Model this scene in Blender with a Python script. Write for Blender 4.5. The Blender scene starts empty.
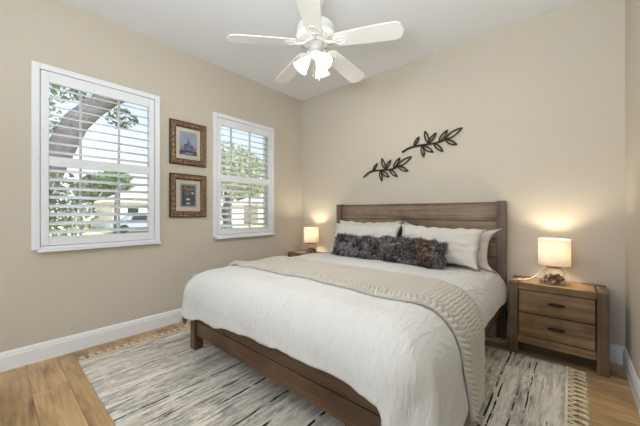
import bpy, bmesh, math, random
from math import pi, sin, cos, radians as R
from mathutils import Vector as V, Matrix, noise, Euler

random.seed(7)
SC = bpy.context.scene
COL = SC.collection

# ------------------------------------------------------------------ camera
XL, XR, YB, YF, H = -3.26, 0.324, 3.305, -2.8, 3.0
EYE = 1.208
YAW = math.atan(251 / 288.0)
cd = bpy.data.cameras.new('camera'); cam = bpy.data.objects.new('camera', cd); COL.objects.link(cam)
cam.location = (0, 0, EYE); cam.rotation_euler = (pi / 2, 0, YAW)
cd.sensor_width = 36; cd.lens = 288.0 / 640 * 36; cd.shift_y = -0.7 / 640
cd.clip_start = 0.02; cd.clip_end = 500
SC.camera = cam

# ------------------------------------------------------------------ sky, sun, exposure
SC.view_settings.view_transform = 'Standard'
SC.view_settings.look = 'None'
SC.view_settings.gamma = 1
SC.view_settings.use_curve_mapping = False
SC.view_settings.exposure = 0.0

world = bpy.data.worlds.new('sky'); SC.world = world; world.use_nodes = True
wn, wl = world.node_tree.nodes, world.node_tree.links
wn.clear()
wo = wn.new('ShaderNodeOutputWorld'); wb = wn.new('ShaderNodeBackground')
tc = wn.new('ShaderNodeTexCoord'); sx = wn.new('ShaderNodeSeparateXYZ')
wl.new(tc.outputs['Generated'], sx.inputs[0])
rp = wn.new('ShaderNodeValToRGB')
rp.color_ramp.elements[0].position = 0.0; rp.color_ramp.elements[0].color = (0.80, 0.88, 0.95, 1)
rp.color_ramp.elements[1].position = 0.6; rp.color_ramp.elements[1].color = (0.42, 0.62, 0.92, 1)
wl.new(sx.outputs['Z'], rp.inputs[0])
cn = wn.new('ShaderNodeTexNoise'); cn.inputs['Scale'].default_value = 2.2; cn.inputs['Detail'].default_value = 6
wl.new(tc.outputs['Generated'], cn.inputs['Vector'])
cr = wn.new('ShaderNodeValToRGB'); cr.color_ramp.elements[0].position = 0.5; cr.color_ramp.elements[1].position = 0.7
wl.new(cn.outputs['Fac'], cr.inputs[0])
mx = wn.new('ShaderNodeMixRGB'); mx.inputs[2].default_value = (0.95, 0.96, 0.98, 1)
wl.new(cr.outputs[0], mx.inputs[0]); wl.new(rp.outputs[0], mx.inputs[1])
wl.new(mx.outputs[0], wb.inputs['Color']); wb.inputs['Strength'].default_value = 1.4
wl.new(wb.outputs[0], wo.inputs['Surface'])

def lamp(name, kind, energy, loc, rot=(0, 0, 0), color=(1, 1, 1), **kw):
    d = bpy.data.lights.new(name, kind); d.energy = energy; d.color = color
    for k, v in kw.items(): setattr(d, k, v)
    o = bpy.data.objects.new(name, d); COL.objects.link(o)
    o.location = loc; o.rotation_euler = rot
    return o
SUN_DIR = V((-0.62, -0.25, -0.74))
lamp('sun', 'SUN', 8.5, (0, 0, 20), SUN_DIR.to_track_quat('-Z', 'Y').to_euler(), (1, 0.97, 0.93), angle=R(1))
# fill light added behind the camera, set at the made-up rear window
lamp('added_rear_fill', 'AREA', 42, (-1.45, YF + 0.02, 1.62), (R(108), 0, 0), (0.86, 0.93, 1.0),
     shape='RECTANGLE', size=2.9, size_y=2.2)

# unseen fill lamp, added and aimed up so the ceiling brightens the room
lamp('added_ceiling_fill', 'AREA', 66, (-0.30, 0.05, 1.7), (R(168), 0, R(-4)), (0.90, 0.955, 1.0), shape='DISK', size=0.7)

# ------------------------------------------------------------------ materials
def lin(c):
    return tuple(((x / 255) / 12.92 if x / 255 <= 0.04045 else ((x / 255 + 0.055) / 1.055) ** 2.4) for x in c) + (1,)

def mat(name, rgb, rough=0.6, metal=0.0, spec=0.5, bump=None, vary=None, sheen=0.0):
    """plain procedural material; bump=(scale,strength), vary=(scale,amount)"""
    m = bpy.data.materials.new(name); m.use_nodes = True
    n, l = m.node_tree.nodes, m.node_tree.links
    b = n['Principled BSDF']
    b.inputs['Base Color'].default_value = lin(rgb); b.inputs['Roughness'].default_value = rough
    b.inputs['Metallic'].default_value = metal; b.inputs['Specular IOR Level'].default_value = spec
    if sheen: b.inputs['Sheen Weight'].default_value = sheen
    t = n.new('ShaderNodeTexCoord')
    if vary:
        ns = n.new('ShaderNodeTexNoise'); ns.inputs['Scale'].default_value = vary[0]; ns.inputs['Detail'].default_value = 5
        l.new(t.outputs['Object'], ns.inputs['Vector'])
        hs = n.new('ShaderNodeHueSaturation'); hs.inputs['Color'].default_value = lin(rgb)
        mr = n.new('ShaderNodeMapRange'); mr.inputs[1].default_value = 0.3; mr.inputs[2].default_value = 0.7
        mr.inputs[3].default_value = 1 - vary[1]; mr.inputs[4].default_value = 1 + vary[1]
        l.new(ns.outputs['Fac'], mr.inputs[0]); l.new(mr.outputs[0], hs.inputs['Value'])
        l.new(hs.outputs[0], b.inputs['Base Color'])
    if bump:
        ns = n.new('ShaderNodeTexNoise'); ns.inputs['Scale'].default_value = bump[0]; ns.inputs['Detail'].default_value = 4
        l.new(t.outputs['Object'], ns.inputs['Vector'])
        bp = n.new('ShaderNodeBump'); bp.inputs['Strength'].default_value = bump[1]; bp.inputs['Distance'].default_value = 0.01
        l.new(ns.outputs['Fac'], bp.inputs['Height']); l.new(bp.outputs[0], b.inputs['Normal'])
    return m

def wood(name, dark, mid, light, axis='X', scale=1.0, rough=0.5, seed=0.0, knots=True):
    """streaked grain running along the given object axis"""
    m = bpy.data.materials.new(name); m.use_nodes = True
    n, l = m.node_tree.nodes, m.node_tree.links
    b = n['Principled BSDF']; b.inputs['Roughness'].default_value = rough; b.inputs['Specular IOR Level'].default_value = 0.35
    t = n.new('ShaderNodeTexCoord'); mp = n.new('ShaderNodeMapping')
    s = {'X': (1.2, 22, 22), 'Y': (22, 1.2, 22), 'Z': (22, 22, 1.2)}[axis]
    mp.inputs['Scale'].default_value = tuple(x * scale for x in s); mp.inputs['Location'].default_value = (seed, seed * 1.7, seed * 0.6)
    l.new(t.outputs['Object'], mp.inputs['Vector'])
    n1 = n.new('ShaderNodeTexNoise'); n1.inputs['Scale'].default_value = 1.0; n1.inputs['Detail'].default_value = 8
    n1.inputs['Roughness'].default_value = 0.62; n1.inputs['Distortion'].default_value = 0.9
    l.new(mp.outputs[0], n1.inputs['Vector'])
    n2 = n.new('ShaderNodeTexNoise'); n2.inputs['Scale'].default_value = 3.2 * scale; n2.inputs['Detail'].default_value = 3
    l.new(t.outputs['Object'], n2.inputs['Vector'])
    ad = n.new('ShaderNodeMath'); ad.operation = 'MULTIPLY_ADD'; ad.inputs[1].default_value = 0.45
    l.new(n2.outputs['Fac'], ad.inputs[0])
    sb = n.new('ShaderNodeMath'); sb.operation = 'MULTIPLY'; sb.inputs[1].default_value = 0.62
    l.new(n1.outputs['Fac'], sb.inputs[0]); l.new(sb.outputs[0], ad.inputs[2])
    r = n.new('ShaderNodeValToRGB')
    e = r.color_ramp.elements
    e[0].position = 0.36; e[0].color = lin(dark); e[1].position = 0.68; e[1].color = lin(light)
    k = e.new(0.52); k.color = lin(mid)
    l.new(ad.outputs[0], r.inputs[0]); l.new(r.outputs[0], b.inputs['Base Color'])
    bp = n.new('ShaderNodeBump'); bp.inputs['Strength'].default_value = 0.25; bp.inputs['Distance'].default_value = 0.004
    l.new(n1.outputs['Fac'], bp.inputs['Height']); l.new(bp.outputs[0], b.inputs['Normal'])
    return m

def floor_material():
    m = bpy.data.materials.new('oak_planks'); m.use_nodes = True
    n, l = m.node_tree.nodes, m.node_tree.links
    b = n['Principled BSDF']; b.inputs['Roughness'].default_value = 0.32; b.inputs['Specular IOR Level'].default_value = 0.4
    t = n.new('ShaderNodeTexCoord')
    br = n.new('ShaderNodeTexBrick')
    br.inputs['Scale'].default_value = 1.0; br.inputs['Brick Width'].default_value = 1.35; br.inputs['Row Height'].default_value = 0.185
    br.inputs['Mortar Size'].default_value = 0.0016; br.inputs['Mortar Smooth'].default_value = 0.3
    br.inputs['Color1'].default_value = (0, 0, 0, 1); br.inputs['Color2'].default_value = (1, 1, 1, 1); br.inputs['Mortar'].default_value = (0.5, 0.5, 0.5, 1)
    br.offset = 0.37; br.offset_frequency = 2
    l.new(t.outputs['Object'], br.inputs['Vector'])
    # grain, shifted from plank to plank
    cb = n.new('ShaderNodeCombineXYZ'); ml = n.new('ShaderNodeMath'); ml.operation = 'MULTIPLY'; ml.inputs[1].default_value = 37.0
    l.new(br.outputs['Color'], ml.inputs[0]); l.new(ml.outputs[0], cb.inputs['X']); l.new(ml.outputs[0], cb.inputs['Z'])
    va = n.new('ShaderNodeVectorMath'); va.operation = 'ADD'
    mp = n.new('ShaderNodeMapping'); mp.inputs['Scale'].default_value = (1.6, 20, 1)
    l.new(t.outputs['Object'], mp.inputs['Vector']); l.new(mp.outputs[0], va.inputs[0]); l.new(cb.outputs[0], va.inputs[1])
    n1 = n.new('ShaderNodeTexNoise'); n1.inputs['Scale'].default_value = 1.0; n1.inputs['Detail'].default_value = 7
    n1.inputs['Roughness'].default_value = 0.6; n1.inputs['Distortion'].default_value = 1.3
    l.new(va.outputs[0], n1.inputs['Vector'])
    mp2 = n.new('ShaderNodeMapping'); mp2.inputs['Scale'].default_value = (2.2, 6, 1)
    l.new(t.outputs['Object'], mp2.inputs['Vector'])
    va2 = n.new('ShaderNodeVectorMath'); va2.operation = 'ADD'
    l.new(mp2.outputs[0], va2.inputs[0]); l.new(cb.outputs[0], va2.inputs[1])
    n2 = n.new('ShaderNodeTexNoise'); n2.inputs['Scale'].default_value = 1.0; n2.inputs['Detail'].default_value = 3
    l.new(va2.outputs[0], n2.inputs['Vector'])
    r = n.new('ShaderNodeValToRGB'); e = r.color_ramp.elements
    e[0].position = 0.33; e[0].color = lin(FLOOR[0]); e[1].position = 0.72; e[1].color = lin(FLOOR[2])
    k = e.new(0.5); k.color = lin(FLOOR[1])
    ad = n.new('ShaderNodeMath'); ad.operation = 'MULTIPLY_ADD'; ad.inputs[1].default_value = 0.5
    s5 = n.new('ShaderNodeMath'); s5.operation = 'MULTIPLY'; s5.inputs[1].default_value = 0.5
    l.new(n2.outputs['Fac'], s5.inputs[0]); l.new(n1.outputs['Fac'], ad.inputs[0]); l.new(s5.outputs[0], ad.inputs[2])
    l.new(ad.outputs[0], r.inputs[0])
    hs = n.new('ShaderNodeHueSaturation')
    mr = n.new('ShaderNodeMapRange'); mr.inputs[3].default_value = 0.92; mr.inputs[4].default_value = 1.16
    l.new(br.outputs['Color'], mr.inputs[0]); l.new(mr.outputs[0], hs.inputs['Value']); l.new(r.outputs[0], hs.inputs['Color'])
    mm = n.new('ShaderNodeMixRGB'); mm.inputs[2].default_value = lin((92, 66, 42))
    l.new(br.outputs['Fac'], mm.inputs[0]); l.new(hs.outputs[0], mm.inputs[1]); l.new(mm.outputs[0], b.inputs['Base Color'])
    bp = n.new('ShaderNodeBump'); bp.inputs['Strength'].default_value = 0.12; bp.inputs['Distance'].default_value = 0.003
    l.new(n1.outputs['Fac'], bp.inputs['Height']); l.new(bp.outputs[0], b.inputs['Normal'])
    return m

def rug_material():
    m = bpy.data.materials.new('striped_rug'); m.use_nodes = True
    n, l = m.node_tree.nodes, m.node_tree.links
    b = n['Principled BSDF']; b.inputs['Roughness'].default_value = 0.95; b.inputs['Specular IOR Level'].default_value = 0.1
    t = n.new('ShaderNodeTexCoord')
    def nz(sx_, sy_, off, detail=5, rough=0.6):
        mp = n.new('ShaderNodeMapping'); mp.inputs['Scale'].default_value = (sx_, sy_, 1); mp.inputs['Location'].default_value = (off, off * 0.7, 0)
        l.new(t.outputs['Object'], mp.inputs['Vector'])
        x = n.new('ShaderNodeTexNoise'); x.inputs['Scale'].default_value = 1; x.inputs['Detail'].default_value = detail; x.inputs['Roughness'].default_value = rough
        l.new(mp.outputs[0], x.inputs['Vector']); return x.outputs['Fac']
    def ramp(src, p0, p1):
        r = n.new('ShaderNodeMapRange'); r.interpolation_type = 'SMOOTHSTEP'
        r.inputs[1].default_value = p0; r.inputs[2].default_value = p1
        l.new(src, r.inputs[0]); return r.outputs[0]
    def mul(a, c):
        x = n.new('ShaderNodeMath'); x.operation = 'MULTIPLY'; l.new(a, x.inputs[0])
        if isinstance(c, float): x.inputs[1].default_value = c
        else: l.new(c, x.inputs[1])
        return x.outputs[0]
    def mix(f, a, rgb):
        x = n.new('ShaderNodeMixRGB'); l.new(f, x.inputs[0])
        if a is None: x.inputs[1].default_value = lin(RUG[0])
        else: l.new(a, x.inputs[1])
        x.inputs[2].default_value = lin(rgb); return x.outputs[0]
    c = mix(ramp(nz(9, 1.0, 3.1), 0.42, 0.66), None, RUG[1])                      # warm oatmeal bands
    patch = ramp(nz(3.2, 1.1, 9.4, 2), 0.40, 0.62)
    c = mix(mul(mul(ramp(nz(38, 4.2, 21.0, 6, 0.75), 0.485, 0.60), patch), 0.9), c, RUG[2])   # grey streaks in patches
    c = mix(mul(ramp(nz(60, 7.5, 33.0, 6, 0.8), 0.545, 0.64), 0.7), c, RUG[3])      # thin grey streaks everywhere
    # broken black lines woven in at set distances across the rug
    sep = n.new('ShaderNodeSeparateXYZ'); l.new(t.outputs['Object'], sep.inputs[0])
    wob = nz(3, 1.6, 61.0, 2); ww = n.new('ShaderNodeMath'); ww.operation = 'MULTIPLY_ADD'; ww.inputs[1].default_value = 0.05; l.new(wob, ww.inputs[0]); l.new(sep.outputs['X'], ww.inputs[2])
    tot = None
    for q, (lx, hw) in enumerate(RUG_LINES):
        d = n.new('ShaderNodeMath'); d.operation = 'SUBTRACT'; l.new(ww.outputs[0], d.inputs[0]); d.inputs[1].default_value = lx + 0.025
        a_ = n.new('ShaderNodeMath'); a_.operation = 'ABSOLUTE'; l.new(d.outputs[0], a_.inputs[0])
        r_ = n.new('ShaderNodeMapRange'); r_.inputs[1].default_value = hw; r_.inputs[2].default_value = hw * 0.6; l.new(a_.outputs[0], r_.inputs[0])
        if tot is None: tot = r_.outputs[0]
        else:
            m_ = n.new('ShaderNodeMath'); m_.operation = 'MAXIMUM'; l.new(tot, m_.inputs[0]); l.new(r_.outputs[0], m_.inputs[1]); tot = m_.outputs[0]
    dash = mul(ramp(nz(22, 9, 70.0, 4), 0.43, 0.49), ramp(nz(6, 1.1, 15.0, 1), 0.33, 0.42))
    c = mix(mul(tot, dash), c, (20, 20, 22))
    spl = mul(ramp(nz(70, 6.0, 91.0, 4, 0.6), 0.60, 0.66), ramp(nz(2.2, 1.6, 12.0, 2), 0.50, 0.62))
    c = mix(mul(spl, 0.9), c, (46, 45, 46))
    cloud = mul(ramp(nz(15, 0.8, 44.0, 3), 0.47, 0.57), ramp(nz(30, 14, 18.0, 4), 0.36, 0.56))
    c = mix(mul(cloud, 0.55), c, (150, 146, 139))                                      # dark flecks in clusters
    l.new(c, b.inputs['Base Color'])
    bp = n.new('ShaderNodeBump'); bp.inputs['Strength'].default_value = 0.5; bp.inputs['Distance'].default_value = 0.004
    l.new(nz(130, 60, 5.0, 3), bp.inputs['Height']); l.new(bp.outputs[0], b.inputs['Normal'])
    return m

FLOOR = ((116, 88, 56), (178, 145, 103), (212, 182, 140))
RUG = ((228, 222, 210), (208, 199, 184), (98, 94, 90), (122, 118, 112))
RUG_LINES = [(-0.388, 0.008), (-0.358, 0.006), (-0.268, 0.007), (-0.21, 0.005), (-0.62, 0.008), (-1.98, 0.008), (-1.66, 0.009), (-2.53, 0.005), (-1.43, 0.011), (-1.30, 0.012), (-1.12, 0.010), (-2.28, 0.004), (-1.80, 0.005)]
M = {}
M['wall'] = mat('beige_wall_paint', (202, 194, 179), 0.85, spec=0.2, bump=(90, 0.06))
M['ceiling'] = mat('white_ceiling_paint', (230, 232, 235), 0.9, spec=0.1, bump=(70, 0.08))
M['trim'] = mat('white_trim_paint', (236, 237, 240), 0.4, spec=0.4)
M['shutter'] = mat('white_shutter_paint', (232, 235, 240), 0.45, spec=0.35)
M['floor'] = floor_material()
M['rug'] = rug_material()
M['fringe'] = mat('cotton_fringe', (222, 207, 180), 0.95, spec=0.1)
M['head_wood'] = wood('weathered_headboard_wood', (84, 66, 52), (126, 106, 87), (154, 135, 114), 'X', 0.9, 0.5, 1.3)
M['post_wood'] = wood('weathered_post_wood', (78, 62, 54), (110, 92, 82), (138, 118, 106), 'Z', 0.9, 0.45, 4.2)
M['foot_wood'] = wood('walnut_bed_wood', (56, 38, 24), (86, 62, 42), (110, 82, 58), 'X', 0.9, 0.4, 7.7)
M['rail_wood'] = wood('walnut_rail_wood', (56, 38, 24), (86, 62, 42), (110, 82, 58), 'Y', 0.9, 0.4, 2.7)
M['leg_wood'] = wood('walnut_leg_wood', (56, 38, 24), (86, 62, 42), (110, 82, 58), 'Z', 0.9, 0.4, 5.7)
M['stand_x'] = wood('nightstand_wood', (74, 54, 35), (120, 93, 64), (152, 124, 92), 'X', 1.1, 0.45, 3.3)
M['stand_z'] = wood('nightstand_leg_wood', (64, 50, 36), (98, 78, 58), (126, 104, 80), 'Z', 1.1, 0.45, 8.3)
M['dark_gap'] = mat('dark_recess', (30, 20, 14), 0.8)
M['bronze'] = mat('dark_bronze', (52, 44, 40), 0.4, metal=0.8)
M['iron'] = mat('dark_iron', (62, 48, 36), 0.5, metal=0.5, vary=(20, 0.2))
M['fan_white'] = mat('fan_white', (236, 236, 234), 0.35, spec=0.45)
M['fan_grey'] = mat('fan_grey_metal', (190, 190, 188), 0.35, metal=0.2)  # plain light grey for the vent slots and switch housing
M['outlet'] = mat('outlet_plastic', (226, 220, 206), 0.4)
M['slot'] = mat('outlet_slot', (40, 38, 36), 0.6)
M['cream_pillow'] = mat('white_pillow_cotton', (214, 209, 202), 0.9, spec=0.1, bump=(60, 0.15), sheen=0.2)
M['sheet'] = mat('white_sheet_cotton', (226, 224, 220), 0.9, spec=0.1)
M['throw'] = mat('oatmeal_knit', (192, 186, 175), 0.95, spec=0.05, bump=(220, 0.4), sheen=0.3)
M['neck'] = wood('lamp_neck_wood', (98, 68, 40), (140, 102, 66), (168, 130, 90), 'X', 2.0, 0.5, 0.4)
M['cord'] = mat('white_cord', (232, 226, 214), 0.5)
M['black_cord'] = mat('black_cord', (26, 26, 28), 0.5)
M['mat_board'] = mat('cream_mat_board', (228, 218, 202), 0.9)
M['bevel'] = mat('mat_bevel_blue_grey', (166, 176, 178), 0.9)
M['art_sky'] = mat('print_blue_haze', (172, 180, 204), 0.8, vary=(14, 0.14))
M['art_mid'] = mat('print_slate', (104, 112, 146), 0.8, vary=(40, 0.25))
M['art_dark'] = mat('print_deep_blue', (62, 74, 110), 0.8, vary=(40, 0.3))
M['art_warm'] = mat('print_rose', (172, 140, 146), 0.8, vary=(40, 0.2))
M['art_navy'] = mat('print_navy', (62, 74, 92), 0.8, vary=(30, 0.2))
M['art_ring'] = mat('print_taupe', (128, 122, 112), 0.8, vary=(60, 0.3))
M['art_white'] = mat('print_white', (222, 224, 226), 0.8)
M['art_orange'] = mat('print_orange', (196, 140, 104), 0.8)
M['pebble'] = [mat('shell_brown', (120, 84, 62), 0.5, vary=(60, 0.3)), mat('shell_cream', (206, 186, 156), 0.5, vary=(60, 0.2)),
               mat('shell_grey', (126, 116, 108), 0.5, vary=(60, 0.3)), mat('shell_dark', (74, 50, 40), 0.5)]
M['grass'] = mat('lawn_grass', (196, 194, 140), 0.95, vary=(1.2, 0.2))
M['asphalt'] = mat('pale_drive', (196, 188, 176), 0.9, vary=(2, 0.1))
M['bark'] = mat('oak_bark', (96, 92, 92), 0.95, bump=(12, 1.0), vary=(9, 0.3))
M['leaf'] = mat('green_leaf', (124, 136, 108), 0.6, vary=(3, 0.3))
M['leaf_pale'] = mat('pale_green_leaf', (172, 180, 152), 0.6, vary=(3, 0.3))
M['leaf_dark'] = mat('dark_green_leaf', (96, 108, 92), 0.6, vary=(3, 0.3))
M['palm'] = mat('palm_green', (120, 148, 100), 0.6, vary=(3, 0.2))
M['stucco'] = mat('cream_stucco', (222, 216, 208), 0.9)
M['roof'] = mat('pinkish_roof_shingle', (196, 182, 174), 0.9, vary=(4, 0.1))
M['car_paint'] = mat('silver_blue_paint', (160, 172, 192), 0.3, metal=0.3)
M['car_glass'] = mat('dark_car_glass', (40, 46, 54), 0.1)
M['tyre'] = mat('black_tyre', (28, 28, 28), 0.8)

def glass_mat(name, tint=(1, 1, 1, 1), gloss=0.08, k=0.8):
    m = bpy.data.materials.new(name); m.use_nodes = True
    n, l = m.node_tree.nodes, m.node_tree.links; n.clear()
    o = n.new('ShaderNodeOutputMaterial'); mxs = n.new('ShaderNodeMixShader')
    tr = n.new('ShaderNodeBsdfTransparent'); tr.inputs[0].default_value = tint
    gl = n.new('ShaderNodeBsdfGlossy'); gl.inputs['Roughness'].default_value = 0.03
    fr = n.new('ShaderNodeFresnel'); fr.inputs['IOR'].default_value = 1.45
    ml = n.new('ShaderNodeMath'); ml.operation = 'MULTIPLY_ADD'; ml.inputs[1].default_value = k; ml.inputs[2].default_value = gloss * 0.3
    l.new(fr.outputs[0], ml.inputs[0]); l.new(ml.outputs[0], mxs.inputs[0])
    l.new(tr.outputs[0], mxs.inputs[1]); l.new(gl.outputs[0], mxs.inputs[2]); l.new(mxs.outputs[0], o.inputs[0])
    return m
M['glass'] = glass_mat('window_glass')
M['jar'] = glass_mat('jar_glass', (0.99, 0.985, 0.975, 1), 0.08, 0.3)

def shade_mat(name, rgb, emis, strength, trans=0.45):
    m = bpy.data.materials.new(name); m.use_nodes = True
    n, l = m.node_tree.nodes, m.node_tree.links; n.clear()
    o = n.new('ShaderNodeOutputMaterial'); a = n.new('ShaderNodeAddShader')
    d = n.new('ShaderNodeBsdfDiffuse'); d.inputs[0].default_value = lin(rgb)
    tl = n.new('ShaderNodeBsdfTranslucent'); tl.inputs[0].default_value = lin(rgb)
    mxs = n.new('ShaderNodeMixShader'); mxs.inputs[0].default_value = trans
    e = n.new('ShaderNodeEmission'); e.inputs[0].default_value = lin(emis); e.inputs[1].default_value = strength
    l.new(d.outputs[0], mxs.inputs[1]); l.new(tl.outputs[0], mxs.inputs[2])
    l.new(mxs.outputs[0], a.inputs[0]); l.new(e.outputs[0], a.inputs[1]); l.new(a.outputs[0], o.inputs[0])
    return m
M['lamp_shade'] = shade_mat('lit_linen_shade', (244, 232, 212), (255, 232, 202), 0.30, 0.16)
M['fan_shade'] = shade_mat('lit_frosted_glass', (250, 246, 238), (255, 246, 228), 0.05, 0.5)
def emit_mat(name, rgb, s):
    m = bpy.data.materials.new(name); m.use_nodes = True
    n, l = m.node_tree.nodes, m.node_tree.links; n.clear()
    o = n.new('ShaderNodeOutputMaterial'); e = n.new('ShaderNodeEmission'); e.inputs[0].default_value = lin(rgb); e.inputs[1].default_value = s
    l.new(e.outputs[0], o.inputs[0]); return m
M['bulb'] = emit_mat('lit_bulb', (255, 236, 205), 3.0)

def duvet_material():
    m = bpy.data.materials.new('white_crinkled_cotton'); m.use_nodes = True
    n, l = m.node_tree.nodes, m.node_tree.links
    b = n['Principled BSDF']; b.inputs['Base Color'].default_value = lin((212, 211, 208)); b.inputs['Roughness'].default_value = 0.9
    b.inputs['Specular IOR Level'].default_value = 0.1; b.inputs['Sheen Weight'].default_value = 0.15
    t = n.new('ShaderNodeTexCoord'); mp = n.new('ShaderNodeMapping'); mp.inputs['Rotation'].default_value = (0, 0, -0.6); mp.inputs['Scale'].default_value = (34, 8, 9)
    l.new(t.outputs['Object'], mp.inputs['Vector'])
    ns = n.new('ShaderNodeTexNoise'); ns.inputs['Scale'].default_value = 1; ns.inputs['Detail'].default_value = 6; ns.inputs['Distortion'].default_value = 0.8
    l.new(mp.outputs[0], ns.inputs['Vector'])
    bp = n.new('ShaderNodeBump'); bp.inputs['Strength'].default_value = 0.7; bp.inputs['Distance'].default_value = 0.02
    l.new(ns.outputs['Fac'], bp.inputs['Height']); l.new(bp.outputs[0], b.inputs['Normal'])
    return m
M['duvet'] = duvet_material()

def gilt_frame_material():
    m = bpy.data.materials.new('antique_gilt_wood'); m.use_nodes = True
    n, l = m.node_tree.nodes, m.node_tree.links
    b = n['Principled BSDF']; b.inputs['Roughness'].default_value = 0.45; b.inputs['Metallic'].default_value = 0.15
    t = n.new('ShaderNodeTexCoord'); ns = n.new('ShaderNodeTexNoise'); ns.inputs['Scale'].default_value = 38; ns.inputs['Detail'].default_value = 6
    l.new(t.outputs['Object'], ns.inputs['Vector'])
    r = n.new('ShaderNodeValToRGB'); e = r.color_ramp.elements
    e[0].position = 0.35; e[0].color = lin((82, 60, 42)); e[1].position = 0.68; e[1].color = lin((166, 136, 100))
    k = e.new(0.52); k.color = lin((122, 94, 66))
    l.new(ns.outputs['Fac'], r.inputs[0]); l.new(r.outputs[0], b.inputs['Base Color'])
    bp = n.new('ShaderNodeBump'); bp.inputs['Strength'].default_value = 0.5; bp.inputs['Distance'].default_value = 0.004
    l.new(ns.outputs['Fac'], bp.inputs['Height']); l.new(bp.outputs[0], b.inputs['Normal'])
    return m
M['gilt'] = gilt_frame_material()
M['frame_edge'] = mat('dark_frame_edge', (46, 34, 28), 0.5)

def fur_material():
    m = bpy.data.materials.new('grey_faux_fur'); m.use_nodes = True
    n, l = m.node_tree.nodes, m.node_tree.links
    b = n['Principled BSDF']; b.inputs['Roughness'].default_value = 0.6; b.inputs['Specular IOR Level'].default_value = 0.25
    a = n.new('ShaderNodeAttribute'); a.attribute_name = 'fur_tint'
    l.new(a.outputs['Color'], b.inputs['Base Color'])
    return m
M['fur'] = fur_material()

# ------------------------------------------------------------------ mesh helpers
def BM(): return bmesh.new()

def box(bm, x0, x1, y0, y1, z0, z1, bev=0.0, mi=0, xf=None, seg=2):
    r = bmesh.ops.create_cube(bm, size=1)
    vs = r['verts']
    for v in vs:
        v.co = V(((x0 + x1) / 2 + v.co.x * (x1 - x0), (y0 + y1) / 2 + v.co.y * (y1 - y0), (z0 + z1) / 2 + v.co.z * (z1 - z0)))
    fs = list({f for v in vs for f in v.link_faces})
    if bev > 0:
        es = list({e for v in vs for e in v.link_edges})
        rr = bmesh.ops.bevel(bm, geom=es, offset=bev, segments=seg, profile=0.5, affect='EDGES')
        fs = list({f for f in rr['faces']} | {f for f in fs if f.is_valid})
        vs = list({v for f in fs for v in f.verts})
    for f in fs: f.material_index = mi
    if xf is not None:
        for v in vs: v.co = xf @ v.co
    return vs

def tube(bm, pts, rad, n=8, closed=False, mi=0, cap=True):
    pts = [V(p) for p in pts]; k = len(pts)
    rads = rad if isinstance(rad, (list, tuple)) else [rad] * k
    up = V((0.0, 0.0, 1.0)); rings = []; prev = None
    for i, p in enumerate(pts):
        if closed: t = (pts[(i + 1) % k] - pts[i - 1])
        else: t = pts[min(i + 1, k - 1)] - pts[max(i - 1, 0)]
        t = t.normalized() if t.length > 1e-9 else V((0, 0, 1))
        if prev is None:
            a = up.cross(t)
            if a.length < 1e-3: a = V((1, 0, 0)).cross(t)
        else:
            a = prev - t * prev.dot(t)
            if a.length < 1e-6: a = up.cross(t)
        a.normalize(); prev = a; b = t.cross(a)
        rings.append([bm.verts.new(p + (a * cos(2 * pi * j / n) + b * sin(2 * pi * j / n)) * rads[i]) for j in range(n)])
    m = k if closed else k - 1
    for i in range(m):
        A, B = rings[i], rings[(i + 1) % k]
        for j in range(n):
            f = bm.faces.new((A[j], A[(j + 1) % n], B[(j + 1) % n], B[j])); f.material_index = mi; f.smooth = True
    if cap and not closed:
        for ring, rev in ((rings[0], True), (rings[-1], False)):
            f = bm.faces.new(list(reversed(ring)) if rev else ring); f.material_index = mi

def lathe(bm, prof, c=(0, 0, 0), n=32, mi=0, xf=None, smooth=True, close=False):
    rings = []
    for r, z in prof:
        ring = []
        for j in range(n):
            p = V((c[0] + r * cos(2 * pi * j / n), c[1] + r * sin(2 * pi * j / n), c[2] + z))
            ring.append(bm.verts.new(xf @ p if xf is not None else p))
        rings.append(ring)
    k = len(prof)
    for i in range(k if close else k - 1):
        A, B = rings[i], rings[(i + 1) % k]
        for j in range(n):
            f = bm.faces.new((A[j], A[(j + 1) % n], B[(j + 1) % n], B[j])); f.material_index = mi; f.smooth = smooth
    if not close:
        for ring, (r, z) in ((rings[0], prof[0]), (rings[-1], prof[-1])):
            if r > 1e-4 and False: bm.faces.new(ring)
    return rings

def quad(bm, p, mi=0):
    f = bm.faces.new([bm.verts.new(V(q)) for q in p]); f.material_index = mi; return f

def obj(name, bm, mats, parent=None, loc=None, smooth=False, norm=True, kind=None):
    """link ONE mesh object; the bmesh is in world coordinates"""
    if not isinstance(mats, (list, tuple)): mats = [mats]
    if norm: bmesh.ops.recalc_face_normals(bm, faces=bm.faces)
    if parent is not None:
        off = V(parent['_w'])
        if loc is None: loc = off
        o_loc = V(loc) - off
    else:
        if loc is None:
            xs = [v.co.x for v in bm.verts]; ys = [v.co.y for v in bm.verts]; zs = [v.co.z for v in bm.verts]
            loc = ((min(xs) + max(xs)) / 2, (min(ys) + max(ys)) / 2, min(zs))
        o_loc = V(loc)
    bmesh.ops.translate(bm, verts=bm.verts, vec=-V(loc))
    me = bpy.data.meshes.new(name); bm.to_mesh(me); bm.free()
    for m in mats: me.materials.append(m)
    if smooth:
        for p in me.polygons: p.use_smooth = True
    o = bpy.data.objects.new(name, me); COL.objects.link(o)
    o['_w'] = tuple(loc)
    if parent is not None: o.parent = parent
    o.location = o_loc
    if kind: o['kind'] = kind
    return o

def tag(o, label, cat, group=None):
    o['label'] = label; o['category'] = cat
    if group: o['group'] = group
    return o

def thing(name, label, cat, loc, group=None):
    o = bpy.data.objects.new(name, None); COL.objects.link(o)
    o.empty_display_size = 0.1; o.location = loc; o['_w'] = tuple(loc)
    return tag(o, label, cat, group)

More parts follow.
